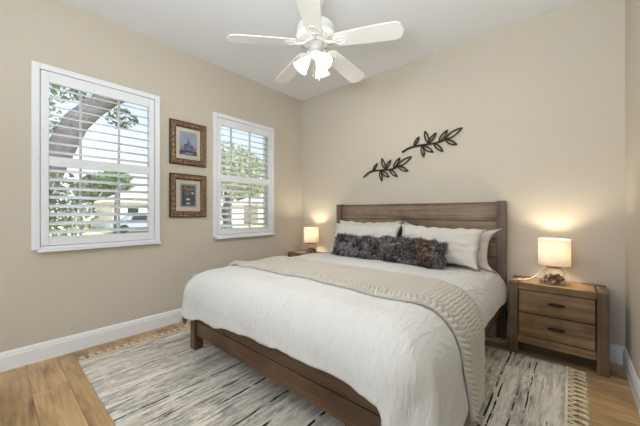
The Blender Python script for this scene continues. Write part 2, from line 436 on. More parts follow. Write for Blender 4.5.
def struct(name, bm, m, parent=None, **kw):
    o = obj(name, bm, m, parent, **kw)
    if parent is None: o['kind'] = 'structure'
    return o

def copy_tree(o, parent=None):
    c = o.copy(); COL.objects.link(c)
    if parent is not None: c.parent = parent
    for ch in list(o.children): copy_tree(ch, c)
    return c

def smoothstep(a, b, x):
    t = max(0.0, min(1.0, (x - a) / (b - a))); return t * t * (3 - 2 * t)

def piecewise(tab, x):
    if x <= tab[0][0]: return tab[0][1]
    for (a, fa), (b, fb) in zip(tab, tab[1:]):
        if x <= b:
            return fa + (fb - fa) * smoothstep(a, b, x)
    return tab[-1][1]

# ------------------------------------------------------------------ room shell
WT = 0.16                                     # outer wall thickness
bm = BM(); box(bm, XL - WT, XR + 0.12, YF - 0.15, YB + 0.15, -0.08, 0); struct('floor', bm, M['floor'], loc=(0, 0, 0))
bm = BM(); box(bm, XL - WT, XR + 0.12, YF - 0.15, YB + 0.15, H, H + 0.1); struct('ceiling', bm, M['ceiling'])
WIN = [(0.250, 1.138, 0.93, 2.385), (1.795, 2.672, 0.93, 2.385)]    # rough openings (y0,y1,z0,z1)
bm = BM()
x0, x1 = XL - WT, XL
ys = [YF, WIN[0][0], WIN[0][1], WIN[1][0], WIN[1][1], YB + 0.15]
for i in range(5):
    if i in (1, 3):
        box(bm, x0, x1, ys[i], ys[i + 1], 0, WIN[0][2]); box(bm, x0, x1, ys[i], ys[i + 1], WIN[0][3], H)
    else:
        box(bm, x0, x1, ys[i], ys[i + 1], 0, H)
struct('wall_left', bm, M['wall'])
bm = BM(); box(bm, XL, XR, YB, YB + 0.15, 0, H); struct('wall_back', bm, M['wall'])
bm = BM(); box(bm, XR, XR + 0.12, YF, YB + 0.15, 0, H); struct('wall_right', bm, M['wall'])
bm = BM()
box(bm, XL, -2.95, YF - 0.15, YF, 0, H); box(bm, 0.05, XR, YF - 0.15, YF, 0, H)
box(bm, -2.95, 0.05, YF - 0.15, YF, 0, 0.5); box(bm, -2.95, 0.05, YF - 0.15, YF, 2.75, H)
struct('wall_front', bm, M['wall'])
# unseen rear window, added as the opening for the fill light
bm = BM()
for a in (-2.95, -1.98, -0.98, -0.01): box(bm, a, a + 0.06, YF - 0.1, YF - 0.04, 0.5, 2.75)
box(bm, -2.95, 0.05, YF - 0.1, YF - 0.04, 0.5, 0.56); box(bm, -2.95, 0.05, YF - 0.1, YF - 0.04, 2.69, 2.75)
w3 = struct('window_3', bm, M['trim'])

def baseboard(name, path):
    """profile swept along one straight wall: path = (p0, p1, normal)"""
    (p0, p1, nrm) = path
    prof = [(0, 0), (0.016, 0), (0.016, 0.105), (0.012, 0.116), (0.012, 0.126), (0.006, 0.142), (0, 0.145)]
    bm = BM(); rings = []
    for p in (p0, p1):
        rings.append([bm.verts.new((p[0] + nrm[0] * d, p[1] + nrm[1] * d, z)) for d, z in prof])
    for i in range(len(prof) - 1): bm.faces.new((rings[0][i], rings[0][i + 1], rings[1][i + 1], rings[1][i]))
    bm.faces.new(rings[0]); bm.faces.new(list(reversed(rings[1])))
    struct(name, bm, M['trim'])
baseboard('baseboard_left', ((XL, YF), (XL, YB), (1, 0)))
baseboard('baseboard_back', ((XL, YB), (XR, YB), (0, -1)))
baseboard('baseboard_right', ((XR, YF), (XR, YB), (-1, 0)))

# windows (sash, glass, muntins) in the left wall
for i, (y0, y1, z0, z1) in enumerate(WIN):
    gx = XL - 0.115
    bm = BM()
    t = 0.035
    box(bm, gx - 0.03, gx + 0.03, y0, y0 + t, z0, z1); box(bm, gx - 0.03, gx + 0.03, y1 - t, y1, z0, z1)
    box(bm, gx - 0.03, gx + 0.03, y0 + t, y1 - t, z0, z0 + t); box(bm, gx - 0.03, gx + 0.03, y0 + t, y1 - t, z1 - t, z1)
    zm = (z0 + z1) / 2
    box(bm, gx - 0.025, gx + 0.025, y0 + t, y1 - t, zm - 0.025, zm + 0.025)
    w = struct(f'window_{i + 1}', bm, M['trim'])
    bm = BM()
    for k in (1, 2):
        ym = y0 + (y1 - y0) * k / 3
        box(bm, gx - 0.011, gx + 0.009, ym - 0.009, ym + 0.009, z0 + t, zm - 0.025)
        box(bm, gx - 0.011, gx + 0.009, ym - 0.009, ym + 0.009, zm + 0.025, z1 - t)
    obj('muntin', bm, M['trim'], w)
    bm = BM(); box(bm, gx - 0.003, gx + 0.001, y0 + t, y1 - t, z0 + t, z1 - t); obj('glass', bm, M['glass'], w)

# ------------------------------------------------------------------ plantation shutters
def shutter(y0, y1, label):
    z0, z1 = 0.905, 2.418
    t = thing('plantation_shutter', label, 'window shutter', (XL, (y0 + y1) / 2, z0), 'white plantation shutters')
    fx0, fx1 = XL + 0.001, XL + 0.028
    fw = 0.048
    bm = BM()
    box(bm, fx0, fx1, y0, y0 + fw, z0, z1, 0.004); box(bm, fx0, fx1, y1 - fw, y1, z0, z1, 0.004)
    box(bm, fx0, fx1, y0 + fw, y1 - fw, z1 - fw, z1, 0.004); box(bm, fx0, fx1, y0 + fw, y1 - fw, z0, z0 + 0.025, 0.003)
    obj('frame', bm, M['shutter'], t)
    bm = BM(); box(bm, fx0, fx1 + 0.022, y0 + 0.035, y1 + 0.004, z0 - 0.022, z0 - 0.001, 0.004); obj('sill', bm, M['shutter'], t)
    px0, px1 = XL - 0.006, XL + 0.024
    g = 0.004
    a0, a1 = y0 + fw + g, y1 - fw - g
    b0, b1 = z0 + 0.025 + g, z1 - fw - g
    st = 0.050
    bm = BM()
    box(bm, px0, px1, a0, a0 + st, b0, b1, 0.004); box(bm, px0, px1, a1 - st, a1, b0, b1, 0.004)
    zr0, zr1 = 1.007, 2.278
    box(bm, px0, px1, a0 + st, a1 - st, b0, zr0, 0.003); box(bm, px0, px1, a0 + st, a1 - st, zr1, b1, 0.003)
    box(bm, px0, px1, a0 + st, a1 - st, 1.592, 1.672, 0.003)
    obj('panel', bm, M['shutter'], t)
    lo = None
    for za, zb in ((zr0, 1.592), (1.672, zr1)):
        n = 8; p = (zb - za) / n
        for k in range(n):
            zc = za + p * (k + 0.5)
            if lo is None:
                bm = BM(); w, th, s = 0.082, 0.0105, 12
                ring = []
                for q in range(s):
                    an = 2 * pi * q / s
                    ring.append((w / 2 * cos(an), th / 2 * sin(an) * (1 if abs(cos(an)) < 0.9 else 0.8)))
                ca, sa = cos(TILT), sin(TILT)
                A = []; B = []
                for (u, v) in ring:
                    xx = u * ca + v * sa; zz = -u * sa + v * ca
                    A.append(bm.verts.new((XL + 0.009 + xx, a0 + st + 0.002, zc + zz))); B.append(bm.verts.new((XL + 0.009 + xx, a1 - st - 0.002, zc + zz)))
                for q in range(s):
                    f = bm.faces.new((A[q], A[(q + 1) % s], B[(q + 1) % s], B[q])); f.smooth = True
                bm.faces.new(A); bm.faces.new(list(reversed(B)))
                lo = obj('louver', bm, M['shutter'], t, loc=(XL + 0.009, (y0 + y1) / 2, zc)); zl = zc
            else:
                c = lo.copy(); COL.objects.link(c); c.parent = t; c.location = lo.location + V((0, 0, zc - zl))
    return t
TILT = 0.36
shutter(0.219, 1.169, 'wide white plantation shutter on the window left of the two framed pictures')
shutter(1.764, 2.702, 'white plantation shutter on the window right of the framed pictures, nearest the room corner')

# ------------------------------------------------------------------ bed
bed = thing('bed', 'dark brown wooden platform bed with tall plank headboard', 'bed', (-1.48, 2.2, 0))
HY0, HY1 = 3.205, 3.285
for a, b in ((-2.488, -2.413), (-0.541, -0.466)):
    bm = BM(); box(bm, a, b, HY0, HY1, 0.002, 1.318, 0.005); obj('headboard_post', bm, M['post_wood'], bed)
bm = BM()
zz = [0.25, 0.42, 0.595, 0.77, 0.947, 1.124, 1.296]
for a, b in zip(zz, zz[1:]):
    box(bm, -2.413, -0.541, HY0 + 0.022, HY1 - 0.01, a + 0.003, b - 0.003, 0.004)
box(bm, -2.413, -0.541, HY0 + 0.035, HY1 - 0.02, 0.25, 1.29, mi=1)
box(bm, -2.413, -0.541, HY0 + 0.008, HY1, 1.297, 1.309, 0.003)
hb = obj('headboard_panel', bm, [M['head_wood'], M['dark_gap']], bed)
bm = BM()
FY0, FY1 = 1.165, 1.215
box(bm, -2.452, -0.550, FY0 + 0.012, FY1, 0.140, 0.268, 0.005); box(bm, -2.452, -0.550, FY0 + 0.012, FY1, 0.273, 0.46, 0.005)
box(bm, -2.452, -0.550, FY0 + 0.022, FY1 - 0.008, 0.262, 0.279, mi=1)
obj('footboard', bm, [M['foot_wood'], M['dark_gap']], bed)
for a, b in ((-2.532, -2.452), (-0.550, -0.470)):
    bm = BM(); box(bm, a, b, FY0 - 0.002, FY0 + 0.078, 0.013, 0.385, 0.005); obj('leg', bm, M['leg_wood'], bed)
for a, b in ((-2.500, -2.470), (-0.500, -0.470)):
    bm = BM(); box(bm, a, b, FY0 + 0.080, HY0 - 0.002, 0.300, 0.46, 0.004); obj('side_rail', bm, M['rail_wood'], bed)
bm = BM()
for k in range(12):
    y = 1.32 + k * 0.16; box(bm, -2.468, -0.502, y, y + 0.08, 0.325, 0.345)
obj('slat_base', bm, M['rail_wood'], bed)
bm = BM(); box(bm, -2.455, -0.515, 1.232, 3.2, 0.348, 0.655, 0.05, seg=4)
mt = obj('mattress', bm, M['sheet'], smooth=True); tag(mt, 'thick white mattress lying on the wooden bed under the duvet', 'mattress')

# ------------------------------------------------------------------ duvet surface
DX0, DX1, DY0, DY1 = -2.58, -0.440, 1.075, 3.185
DR = 0.235; DTOP = 0.705
IX0, IX1, IY0 = DX0 + DR, DX1 - DR, DY0 + DR
ARC = DR * pi / 2

def fb(p, oct=4):
    return noise.fractal(V(p), 1.0, 2.0, oct)

def crown(x, y):
    u = (x - IX0) / (IX1 - IX0)
    return 0.012 * sin(pi * max(0, min(1, u))) - 0.035 * smoothstep(2.55, 3.1, y)

def wrinkle(x, y, z):
    a = 0.010 * fb((x * 2.2, y * 2.2, z * 2.2 + 3), 3)
    b = 0.0045 * fb((x * 7 + y * 2.5, y * 6 - x * 3, z * 5 + 8), 3)
    t = z + y
    q = fb(((x - 0.75 * t) * 30 + 2.0 * fb((x * 4, t * 4, 2), 2), t * 4.5 + x * 2, 17), 3)
    c = 0.0030 * (1 - min(1.0, abs(q) * 2.6)) * smoothstep(1.80, 1.35, y) * (0.4 + 0.6 * smoothstep(-0.1, 0.3, fb((x * 2.5, t * 2.5, 40), 2)))
    return a + b + c

def drape(x, y, nx, ny, d, z0):
    sq = (abs(nx) ** 4 + abs(ny) ** 4) ** -0.25      # fuller corners
    """point at arclength d past the inner edge (x,y) in the horizontal direction n"""
    if d <= ARC:
        th = d / DR; off = DR * sin(th); drop = DR * (1 - cos(th)); nrm = V((nx * sin(th), ny * sin(th), cos(th)))
    else:
        off = DR + (d - ARC) * (0.06 + 0.10 * abs(2 * nx * ny)); drop = DR + (d - ARC); nrm = V((nx, ny, 0.05))
    return V((x + nx * off * sq, y + ny * off * sq, z0 - drop)), nrm

right_hem = [(1.20, 0.07), (1.55, 0.10), (1.80, 0.22), (2.12, 0.43), (2.5, 0.435), (2.9, 0.42), (3.2, 0.42)]    # z of the hem along the right side
left_hem = [(1.30, 0.36), (3.2, 0.38)]
foot_hem = [(-2.33, 0.335), (-2.2, 0.368), (-1.95, 0.372), (-1.75, 0.405), (-1.25, 0.432), (-0.95, 0.43), (-0.78, 0.425), (-0.66, 0.412)]

def build_duvet():
    bm = BM()
    nx_, ny_ = 66, 72
    grid = [[None] * (ny_ + 1) for _ in range(nx_ + 1)]
    def top(x, y): return DTOP + crown(x, y) + wrinkle(x, y, 0.7)
    for i in range(nx_ + 1):
        for j in range(ny_ + 1):
            x = IX0 + (IX1 - IX0) * i / nx_; y = IY0 + (DY1 - IY0) * j / ny_
            grid[i][j] = bm.verts.new((x, y, top(x, y)))
    for i in range(nx_):
        for j in range(ny_):
            bm.faces.new((grid[i][j], grid[i + 1][j], grid[i + 1][j + 1], grid[i][j + 1]))
    # perimeter: right side from head to foot, corner, foot, corner, left side
    per = []
    for j in range(ny_, -1, -1):
        y = IY0 + (DY1 - IY0) * j / ny_; per.append((grid[nx_][j], 1.0, 0.0, piecewise(right_hem, y), 0.0))
    NC = 30
    zr, zf1 = right_hem[0][1], foot_hem[-1][1]
    for k in range(1, NC):
        a = pi / 2 * k / NC
        hz = zr + (zf1 - zr) * smoothstep(0.56, 0.84, k / NC) - 0.03 * sin(pi * k / NC)
        per.append((grid[nx_][0], cos(a), -sin(a), hz, sin(pi * k / NC)))
    for i in range(nx_, -1, -1):
        x = IX0 + (IX1 - IX0) * i / nx_; per.append((grid[i][0], 0.0, -1.0, piecewise(foot_hem, x), 0.0))
    zl, zf0 = left_hem[0][1], foot_hem[0][1]
    for k in range(1, NC):
        a = pi / 2 * k / NC
        s = k / NC
        hz = zf0 + (zl - zf0) * s - 0.13 * max(0, 1 - abs(s - 0.55) / 0.22)
        per.append((grid[0][0], -sin(a), -cos(a), hz, 0.5 * sin(pi * s)))
    for j in range(0, ny_ + 1):
        y = IY0 + (DY1 - IY0) * j / ny_; per.append((grid[0][j], -1.0, 0.0, piecewise(left_hem, y), 0.0))
    K = 34; prevring = None
    for pi_, (v0, nx, ny, hz, cw) in enumerate(per):
        x, y, z0 = v0.co
        L = ARC + max(0.02, (z0 - DR) - hz)
        ring = [v0]
        for k in range(1, K + 1):
            d = L * k / K
            p, nr = drape(x, y, nx, ny, d, z0)
            fold = smoothstep(0.15, 0.55, d)
            s_ = pi_ * 0.028
            amp = 0.005 + 0.026 * cw
            side = fold * amp * sin(s_ * 9.5 + 0.6 * sin(s_ * 3.1))
            w = wrinkle(p.x, p.y, p.z) * (1 + 0.9 * fold) + side - wrinkle(x, y, 0.7) * (1 if k < 6 else 0.3)
            hemw = (0.004 * sin(s_ * 17) + 0.006 * fb((s_ * 9, 0.3, 1), 2)) * (k / K) ** 6
            ring.append(bm.verts.new(p + nr * w + V((0, 0, hemw))))
        if prevring:
            for k in range(K):
                a, b, c, d_ = prevring[k], ring[k], ring[k + 1], prevring[k + 1]
                if a is b: bm.faces.new((a, c, d_))
                else: bm.faces.new((a, b, c, d_))
        prevring = ring
    bmesh.ops.recalc_face_normals(bm, faces=bm.faces)
    if sum(f.normal.z for f in bm.faces if f.calc_center_median().z > 0.68) < 0:
        bmesh.ops.reverse_faces(bm, faces=bm.faces)
    o = obj('duvet', bm, M['duvet'], smooth=True, norm=False)
    so = o.modifiers.new('thick', 'SOLIDIFY'); so.thickness = 0.026; so.offset = -1
    return tag(o, 'white crinkled duvet spread over the bed, hanging to the floor at the near corner', 'duvet')
build_duvet()

# ------------------------------------------------------------------ knit throw
def build_throw():
    bm = BM()
    Y0, Y1 = 1.515, 2.115
    Wt = IX1 - IX0
    NB = 74
    # a runs from the left hem across the bed to the right hem
    aL, aR = -(ARC + 0.05), Wt + ARC + 0.37
    NA = 1300
    rows = []
    for i in range(NA + 1):
        a = aL + (aR - aL) * i / NA
        row = []
        for j in range(NB + 1):
            v = j / NB
            y = Y0 + (Y1 - Y0) * v
            xr = max(0.0, a - Wt)
            yy = y + 0.004 * sin(a * 3.3 + v) + xr * (0.20 * (1 - v) - 0.30 * v * smoothstep(0.1, 0.7, xr))
            yy = yy + 0.004 * fb((a * 3, v * 2, 1.1), 2)
            if a < 0: p, nr = drape(IX0, yy, -1, 0, -a, DTOP + crown(IX0, yy) + wrinkle(IX0, yy, 0.7))
            elif a > Wt: p, nr = drape(IX1, yy, 1, 0, a - Wt, DTOP + crown(IX1, yy) + wrinkle(IX1, yy, 0.7))
            else: p, nr = V((IX0 + a, yy, DTOP + crown(IX0 + a, yy) + wrinkle(IX0 + a, yy, 0.7))), V((0, 0, 1))
            if a < 0 or a > Wt:
                p += nr * (wrinkle(p.x, p.y, p.z) * 1.2 + 0.010 * smoothstep(0.2, 0.6, abs(a if a < 0 else a - Wt)))
            # ribs and the braided border
            zig = 0.004 * abs(((v * 9) % 2) - 1) * 2
            if v < 0.16:
                u = v / 0.16
                h = 0.018 * (abs(sin(pi * (a / 0.030 + (0.5 if u > 0.5 else 0)))) * abs(sin(2 * pi * u))) + 0.005
            elif v > 0.93:
                h = 0.006
            else:
                h = 0.0042 * (0.5 + 0.5 * sin(2 * pi * (a + zig) / 0.0225))
            edge = min(1.0, min(v, 1 - v) / 0.025, min(i, NA - i) / 5)
            row.append(bm.verts.new(p + nr * (0.004 + h * edge + 0.0155 * edge)))
        rows.append(row)
    for i in range(NA):
        for j in range(NB):
            bm.faces.new((rows[i][j], rows[i + 1][j], rows[i + 1][j + 1], rows[i][j + 1]))
    bmesh.ops.recalc_face_normals(bm, faces=bm.faces)
    if sum(f.normal.z for f in bm.faces if f.calc_center_median().z > 0.7) < 0:
        bmesh.ops.reverse_faces(bm, faces=bm.faces)
    o = obj('throw_blanket', bm, M['throw'], smooth=True, norm=False)
    so = o.modifiers.new('thick', 'SOLIDIFY'); so.thickness = 0.007; so.offset = -1
    tag(o, 'oatmeal chunky knit throw laid across the white duvet with a braided edge', 'blanket')
build_throw()

# ------------------------------------------------------------------ pillows
def pillow_pts(W, Hh, T, ear, nu, nv, seed, flange=0.0):
    """front and back grids of a pillow in the local xz plane, thickness along y"""
    F, Bk = [], []
    for i in range(nu + 1):
        rf, rb = [], []
        for j in range(nv + 1):
            u = -1 + 2 * i / nu; v = -1 + 2 * j / nv
            cu, cv = abs(u), abs(v)
            pinch_x = 1 - 0.05 * (1 - cv ** 2) + ear * (cu * cv) ** 6
            pinch_z = 1 - 0.07 * (1 - cu ** 2) + ear * (cu * cv) ** 6
            x = W / 2 * u * pinch_x; z = Hh / 2 * v * pinch_z + 0.012 * fb((u * 2.5, v, seed * 3), 2) * cv
            fu = min(1.0, (1 - cu) / (1 - flange)) if flange else 1 - cu
            t = T / 2 * (max(0, (1 - cu ** 2.6)) ** 0.55) * (max(0, (1 - cv ** 2.6)) ** 0.6)
            t *= 1 + 0.10 * fb((u * 2 + seed, v * 1.5, seed), 2)
            wr = (0.013 * fb((u * 5 + seed, v * 3.4, seed + 4), 4) - 0.006 * max(0.0, 1 - 4 * abs(fb((u * 6 + v * 3, v * 4 - u * 2, seed * 7), 2)))) * (1 if cu < 0.999 and cv < 0.999 else 0)
            radial = 0.004 * sin(v * 14 + seed) * (cu ** 4) + 0.004 * sin(u * 20 + seed) * (cv ** 4)
            rf.append(V((x, -(t + wr + radial), z + radial))); rb.append(V((x, (t + wr * 0.5), z + radial)))
        F.append(rf); Bk.append(rb)
    return F, Bk

def pillow_bm(xf, W, Hh, T, ear, seed, nu=40, nv=28):
    bm = BM(); F, Bk = pillow_pts(W, Hh, T, ear, nu, nv, seed)
    vf = [[None] * (nv + 1) for _ in range(nu + 1)]; vb = [[None] * (nv + 1) for _ in range(nu + 1)]
    for i in range(nu + 1):
        for j in range(nv + 1):
            rim = i in (0, nu) or j in (0, nv)
            if rim:
                vf[i][j] = vb[i][j] = bm.verts.new(xf @ ((F[i][j] + Bk[i][j]) / 2))
            else:
                vf[i][j] = bm.verts.new(xf @ F[i][j]); vb[i][j] = bm.verts.new(xf @ Bk[i][j])
    for i in range(nu):
        for j in range(nv):
            bm.faces.new((vf[i][j], vf[i + 1][j], vf[i + 1][j + 1], vf[i][j + 1]))
            bm.faces.new((vb[i][j + 1], vb[i + 1][j + 1], vb[i + 1][j], vb[i][j]))
    return bm

def pose(cx, cy, cz, lean, yaw=0.0, roll=0.0):
    """lean = how far the top tips back (radians)"""
    return Matrix.Translation((cx, cy, cz)) @ Matrix.Rotation(yaw, 4, 'Z') @ Matrix.Rotation(-lean, 4, 'X') @ Matrix.Rotation(roll, 4, 'Y')

for (cx, cy, cz, lean, yaw, roll, W, Hh, T, ear, seed, label) in [
    (-1.93, 3.090, 0.885, 0.22, 0.02, 0.0, 0.86, 0.43, 0.15, 0.05, 1.0, 'white bed pillow behind the others on the left, against the headboard'),
    (-0.990, 3.090, 0.870, 0.22, -0.02, 0.05, 0.84, 0.35, 0.15, 0.20, 2.0, 'white bed pillow behind the others on the right, its corner poking out'),
    (-1.875, 2.930, 0.884, 0.42, 0.03, -0.01, 0.88, 0.40, 0.16, 0.09, 3.0, 'white pillow leaning behind the left grey fur cushion'),
    (-1.020, 2.930, 0.893, 0.42, -0.03, 0.035, 0.80, 0.375, 0.17, 0.08, 4.0, 'cream white pillow leaning behind the right grey fur cushion'),
]:
    bm = pillow_bm(pose(cx, cy, cz, lean, yaw, roll), W, Hh, T, ear, seed)
    o = obj('pillow', bm, M['cream_pillow'], smooth=True)
    tag(o, label, 'pillow', 'white pillows at the headboard')

def fur_cushion(cx, cy, cz, lean, yaw, roll, W, Hh, T, seed, label, brown):
    rnd = random.Random(int(seed * 100))
    xf = pose(cx, cy, cz, lean, yaw, roll)
    bm = pillow_bm(xf, W, Hh, T, 0.0, seed, 24, 16)
    F, Bk = pillow_pts(W, Hh, T, 0.0, 48, 32, seed)
    lay = bm.verts.layers.float_color.new('fur_tint')
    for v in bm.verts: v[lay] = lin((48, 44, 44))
    for f in bm.faces: f.smooth = True
    rot = xf.to_3x3()
    def surf(S, u, v):
        a, b = u * 48, v * 32; i, j = min(47, int(a)), min(31, int(b)); fa, fb_ = a - i, b - j
        p = S[i][j].lerp(S[i + 1][j], fa).lerp(S[i][j + 1].lerp(S[i + 1][j + 1], fa), fb_)
        n = (S[i + 1][j] - S[i][j]).cross(S[i][j + 1] - S[i][j])
        return p, n
    for k in range(11000):
        back = rnd.random() < 0.22
        u, v = rnd.random(), rnd.random()
        p, n = surf(Bk if back else F, u, v)
        if n.length < 1e-9: continue
        n.normalize()
        if (n.y < 0) == back and abs(n.y) > 0.05: n = -n
        edge = max(abs(u - 0.5), abs(v - 0.5)) * 2
        out = V((u - 0.5, 0, v - 0.5)); out = out.normalized() if out.length > 1e-6 else V((1, 0, 0))
        n = (n + out * 0.7 * smoothstep(0.75, 1.0, edge)).normalized()
        c = V((fb((u * 7 + seed, v * 4, 2.0), 2), 0, fb((u * 7, v * 4 + seed, 9.0), 2)))
        comb = c * 1.5 + V((0, 0, -0.55)) + V((rnd.uniform(-.4, .4), rnd.uniform(-.3, .1), rnd.uniform(-.4, .4)))
        L = rnd.uniform(0.034, 0.062)
        d1 = (n * 1.0 + comb * 0.55).normalized(); d2 = (n * 0.45 + comb * 1.0).normalized()
        p0 = p; p1 = p0 + d1 * L * 0.55; p2 = p1 + d2 * L * 0.55
        sd = d1.cross(V((rnd.uniform(-1, 1), rnd.uniform(-1, 1), rnd.uniform(-1, 1))))
        if sd.length < 1e-6: continue
        sd = sd.normalized() * 0.0030
        tone = fb((u * 5 + seed * 3, v * 3.2, 5.5), 3) * 0.55 + rnd.uniform(-0.3, 0.3)
        g = 84 + 100 * tone
        if rnd.random() < 0.24: g += 88
        g = max(24, min(214, g))
        bw = brown(u, v)
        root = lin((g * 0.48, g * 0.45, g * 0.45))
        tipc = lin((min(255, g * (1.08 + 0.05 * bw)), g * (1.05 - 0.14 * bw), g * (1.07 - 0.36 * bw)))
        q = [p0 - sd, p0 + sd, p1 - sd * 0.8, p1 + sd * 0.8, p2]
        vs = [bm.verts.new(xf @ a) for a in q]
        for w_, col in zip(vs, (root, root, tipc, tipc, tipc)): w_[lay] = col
        bm.faces.new((vs[0], vs[1], vs[3], vs[2])); bm.faces.new((vs[2], vs[3], vs[4]))
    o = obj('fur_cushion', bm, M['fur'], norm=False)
    tag(o, label, 'cushion', 'grey fur cushions on the bed')
fur_cushion(-1.790, 2.700, 0.822, 0.34, 0.02, 0.05, 0.60, 0.22, 0.15, 1.7, 'long grey faux fur cushion on the left, leaning on the white pillows',
            lambda u, v: 0.25 * smoothstep(0.80, 1.0, u))
fur_cushion(-1.165, 2.670, 0.830, 0.34, -0.04, 0.03, 0.64, 0.225, 0.16, 5.2, 'grey faux fur cushion with a brown right end, in front of the right pillow',
            lambda u, v: 0.75 * math.exp(-((u - 0.76 + 0.10 * fb((u * 5, v * 5, 3), 2)) / 0.085) ** 2) + 0.12)

# ------------------------------------------------------------------ nightstands
def nightstand(label):
    X0, X1, Y0, Y1, Zt = -0.41, 0.211, 2.962, 3.283, 0.613
    t = thing('nightstand', label, 'nightstand', ((X0 + X1) / 2, (Y0 + Y1) / 2, 0.0), 'brown wooden nightstands')
    lw = 0.066
    bm = BM()
    box(bm, X0 + lw + 0.001, X1 - lw - 0.001, Y0, Y1, Zt - 0.055, Zt, 0.004); top = obj('top', bm, M['stand_x'], t)
    for a, b in ((X0, X0 + lw), (X1 - lw, X1)):
        for c, d in ((Y0, Y0 + 0.07), (Y1 - 0.07, Y1)):
            bm = BM(); box(bm, a, b, c, d, 0.002, Zt, 0.004); obj('leg', bm, M['stand_z'], t)
        bm = BM(); box(bm, a + 0.006, b - 0.006, Y0 + 0.071, Y1 - 0.071, 0.10, Zt - 0.001, 0.002); obj('side_panel', bm, M['stand_x'], t)
    bm = BM(); box(bm, X0 + lw + 0.001, X1 - lw - 0.001, Y0 + 0.004, Y0 + 0.028, 0.105, 0.166, 0.003); obj('bottom_rail', bm, M['stand_x'], t)
    bm = BM(); box(bm, X0 + lw + 0.002, X1 - lw - 0.002, Y0 + 0.030, Y1 - 0.002, 0.110, Zt - 0.057); obj('carcass', bm, M['dark_gap'], t)
    for z0, z1 in ((0.172, 0.357), (0.366, 0.552)):
        bm = BM(); box(bm, X0 + lw + 0.008, X1 - lw - 0.008, Y0 + 0.010, Y0 + 0.029, z0, z1, 0.003); dr = obj('drawer', bm, M['stand_x'], t)
        xc, zc = (X0 + X1) / 2 + 0.01, (z0 + z1) / 2 + 0.004
        bm = BM()
        # oval cup pull: a bow and a thin backplate
        tube(bm, [(xc + 0.050 * cos(pi * k / 12), Y0 - 0.016 * sin(pi * k / 12) + 0.006, zc + 0.006 * sin(pi * k / 12)) for k in range(13)], 0.0045, 8)
        tube(bm, [(xc + 0.052 * cos(2 * pi * k / 20), Y0 + 0.008, zc + 0.0105 * sin(2 * pi * k / 20)) for k in range(20)], 0.0035, 6, closed=True)
        obj('handle', bm, M['bronze'], dr)
    return t
ns_r = nightstand('brown wooden two drawer nightstand on the right of the bed')
ns_l = copy_tree(ns_r); ns_l.location = V(ns_r.location) + V((-2.813, 0, 0))
ns_l['label'] = 'brown wooden nightstand in the corner, mostly hidden behind the bed'

# ------------------------------------------------------------------ bedside lamps
def table_lamp(label):
    c = V((-0.107, 3.108, 0.6135))
    t = thing('table_lamp', label, 'lamp', c, 'glass jar table lamps')
    bm = BM()
    prof = [(0.0, 0.002), (0.060, 0.002), (0.074, 0.010), (0.082, 0.030), (0.083, 0.075), (0.078, 0.105), (0.062, 0.128), (0.052, 0.138)]
    lathe(bm, prof, c, 36)
    obj('glass_jar', bm, M['jar'], t, smooth=True)
    rnd = random.Random(3)
    jar = t.children[0]
    bm = BM()
    for k in range(60):
        r = 0.064 * math.sqrt(rnd.random()); a = rnd.uniform(0, 2 * pi)
        z = 0.014 + rnd.random() * (0.056 - 0.35 * abs(r - 0.02)); s = rnd.uniform(0.009, 0.019)
        xf = Matrix.Translation(c + V((r * cos(a), r * sin(a), z))) @ Euler((rnd.uniform(0, 3), rnd.uniform(0, 3), 0)).to_matrix().to_4x4() @ Matrix.Diagonal((1, rnd.uniform(.6, 1), rnd.uniform(.4, .8), 1))
        q = bmesh.ops.create_icosphere(bm, subdivisions=2, radius=s, matrix=xf)
        mi = rnd.choice([0, 0, 1, 2, 2, 3])
        for v in q['verts']:
            for f in v.link_faces: f.material_index = mi; f.smooth = True
    sh = obj('shell_filling', bm, M['pebble'], jar); sh['label'] = 'brown and grey shells filling the jar'; sh['kind'] = 'stuff'
    bm = BM()
    lathe(bm, [(0.0, 0.134), (0.053, 0.134), (0.055, 0.137), (0.055, 0.157), (0.053, 0.160), (0.0, 0.160)], c, 32)
    obj('wooden_neck', bm, M['neck'], t, smooth=False)
    bm = BM()
    lathe(bm, [(0.0, 0.160), (0.012, 0.160), (0.012, 0.185), (0.016, 0.187), (0.016, 0.205), (0.0, 0.205)], c, 16)
    obj('socket', bm, M['bronze'], t)
    # drum shade with an inner and outer skin, open above and below
    bm = BM(); r = 0.1075; th = 0.0016
    lathe(bm, [(r, 0.158), (r, 0.372), (r - th, 0.372), (r - th, 0.158)], c, 48, close=True)
    for k in range(3):
        a = 2 * pi * k / 3
        tube(bm, [c + V((0.014 * cos(a), 0.014 * sin(a), 0.196)), c + V(((r - th) * cos(a), (r - th) * sin(a), 0.178))], 0.0015, 5)
    s = obj('lamp_shade', bm, M['lamp_shade'], t, smooth=False)
    bm = BM()
    bmesh.ops.create_uvsphere(bm, u_segments=16, v_segments=10, radius=0.015, matrix=Matrix.Translation(c + V((0, 0, 0.214))))
    obj('bulb', bm, M['bulb'], t, smooth=True)
    ld = bpy.data.lights.new('bulb_light', 'POINT'); ld.energy = LAMP_W; ld.color = (1.0, 0.85, 0.65); ld.shadow_soft_size = 0.038
    lo = bpy.data.objects.new('bulb_light', ld); COL.objects.link(lo); lo.parent = t; lo.location = (0, 0, 0.280)
    return t
LAMP_W = 9.0
lp_r = table_lamp('lit table lamp with white drum shade and shell filled glass base on the right nightstand')
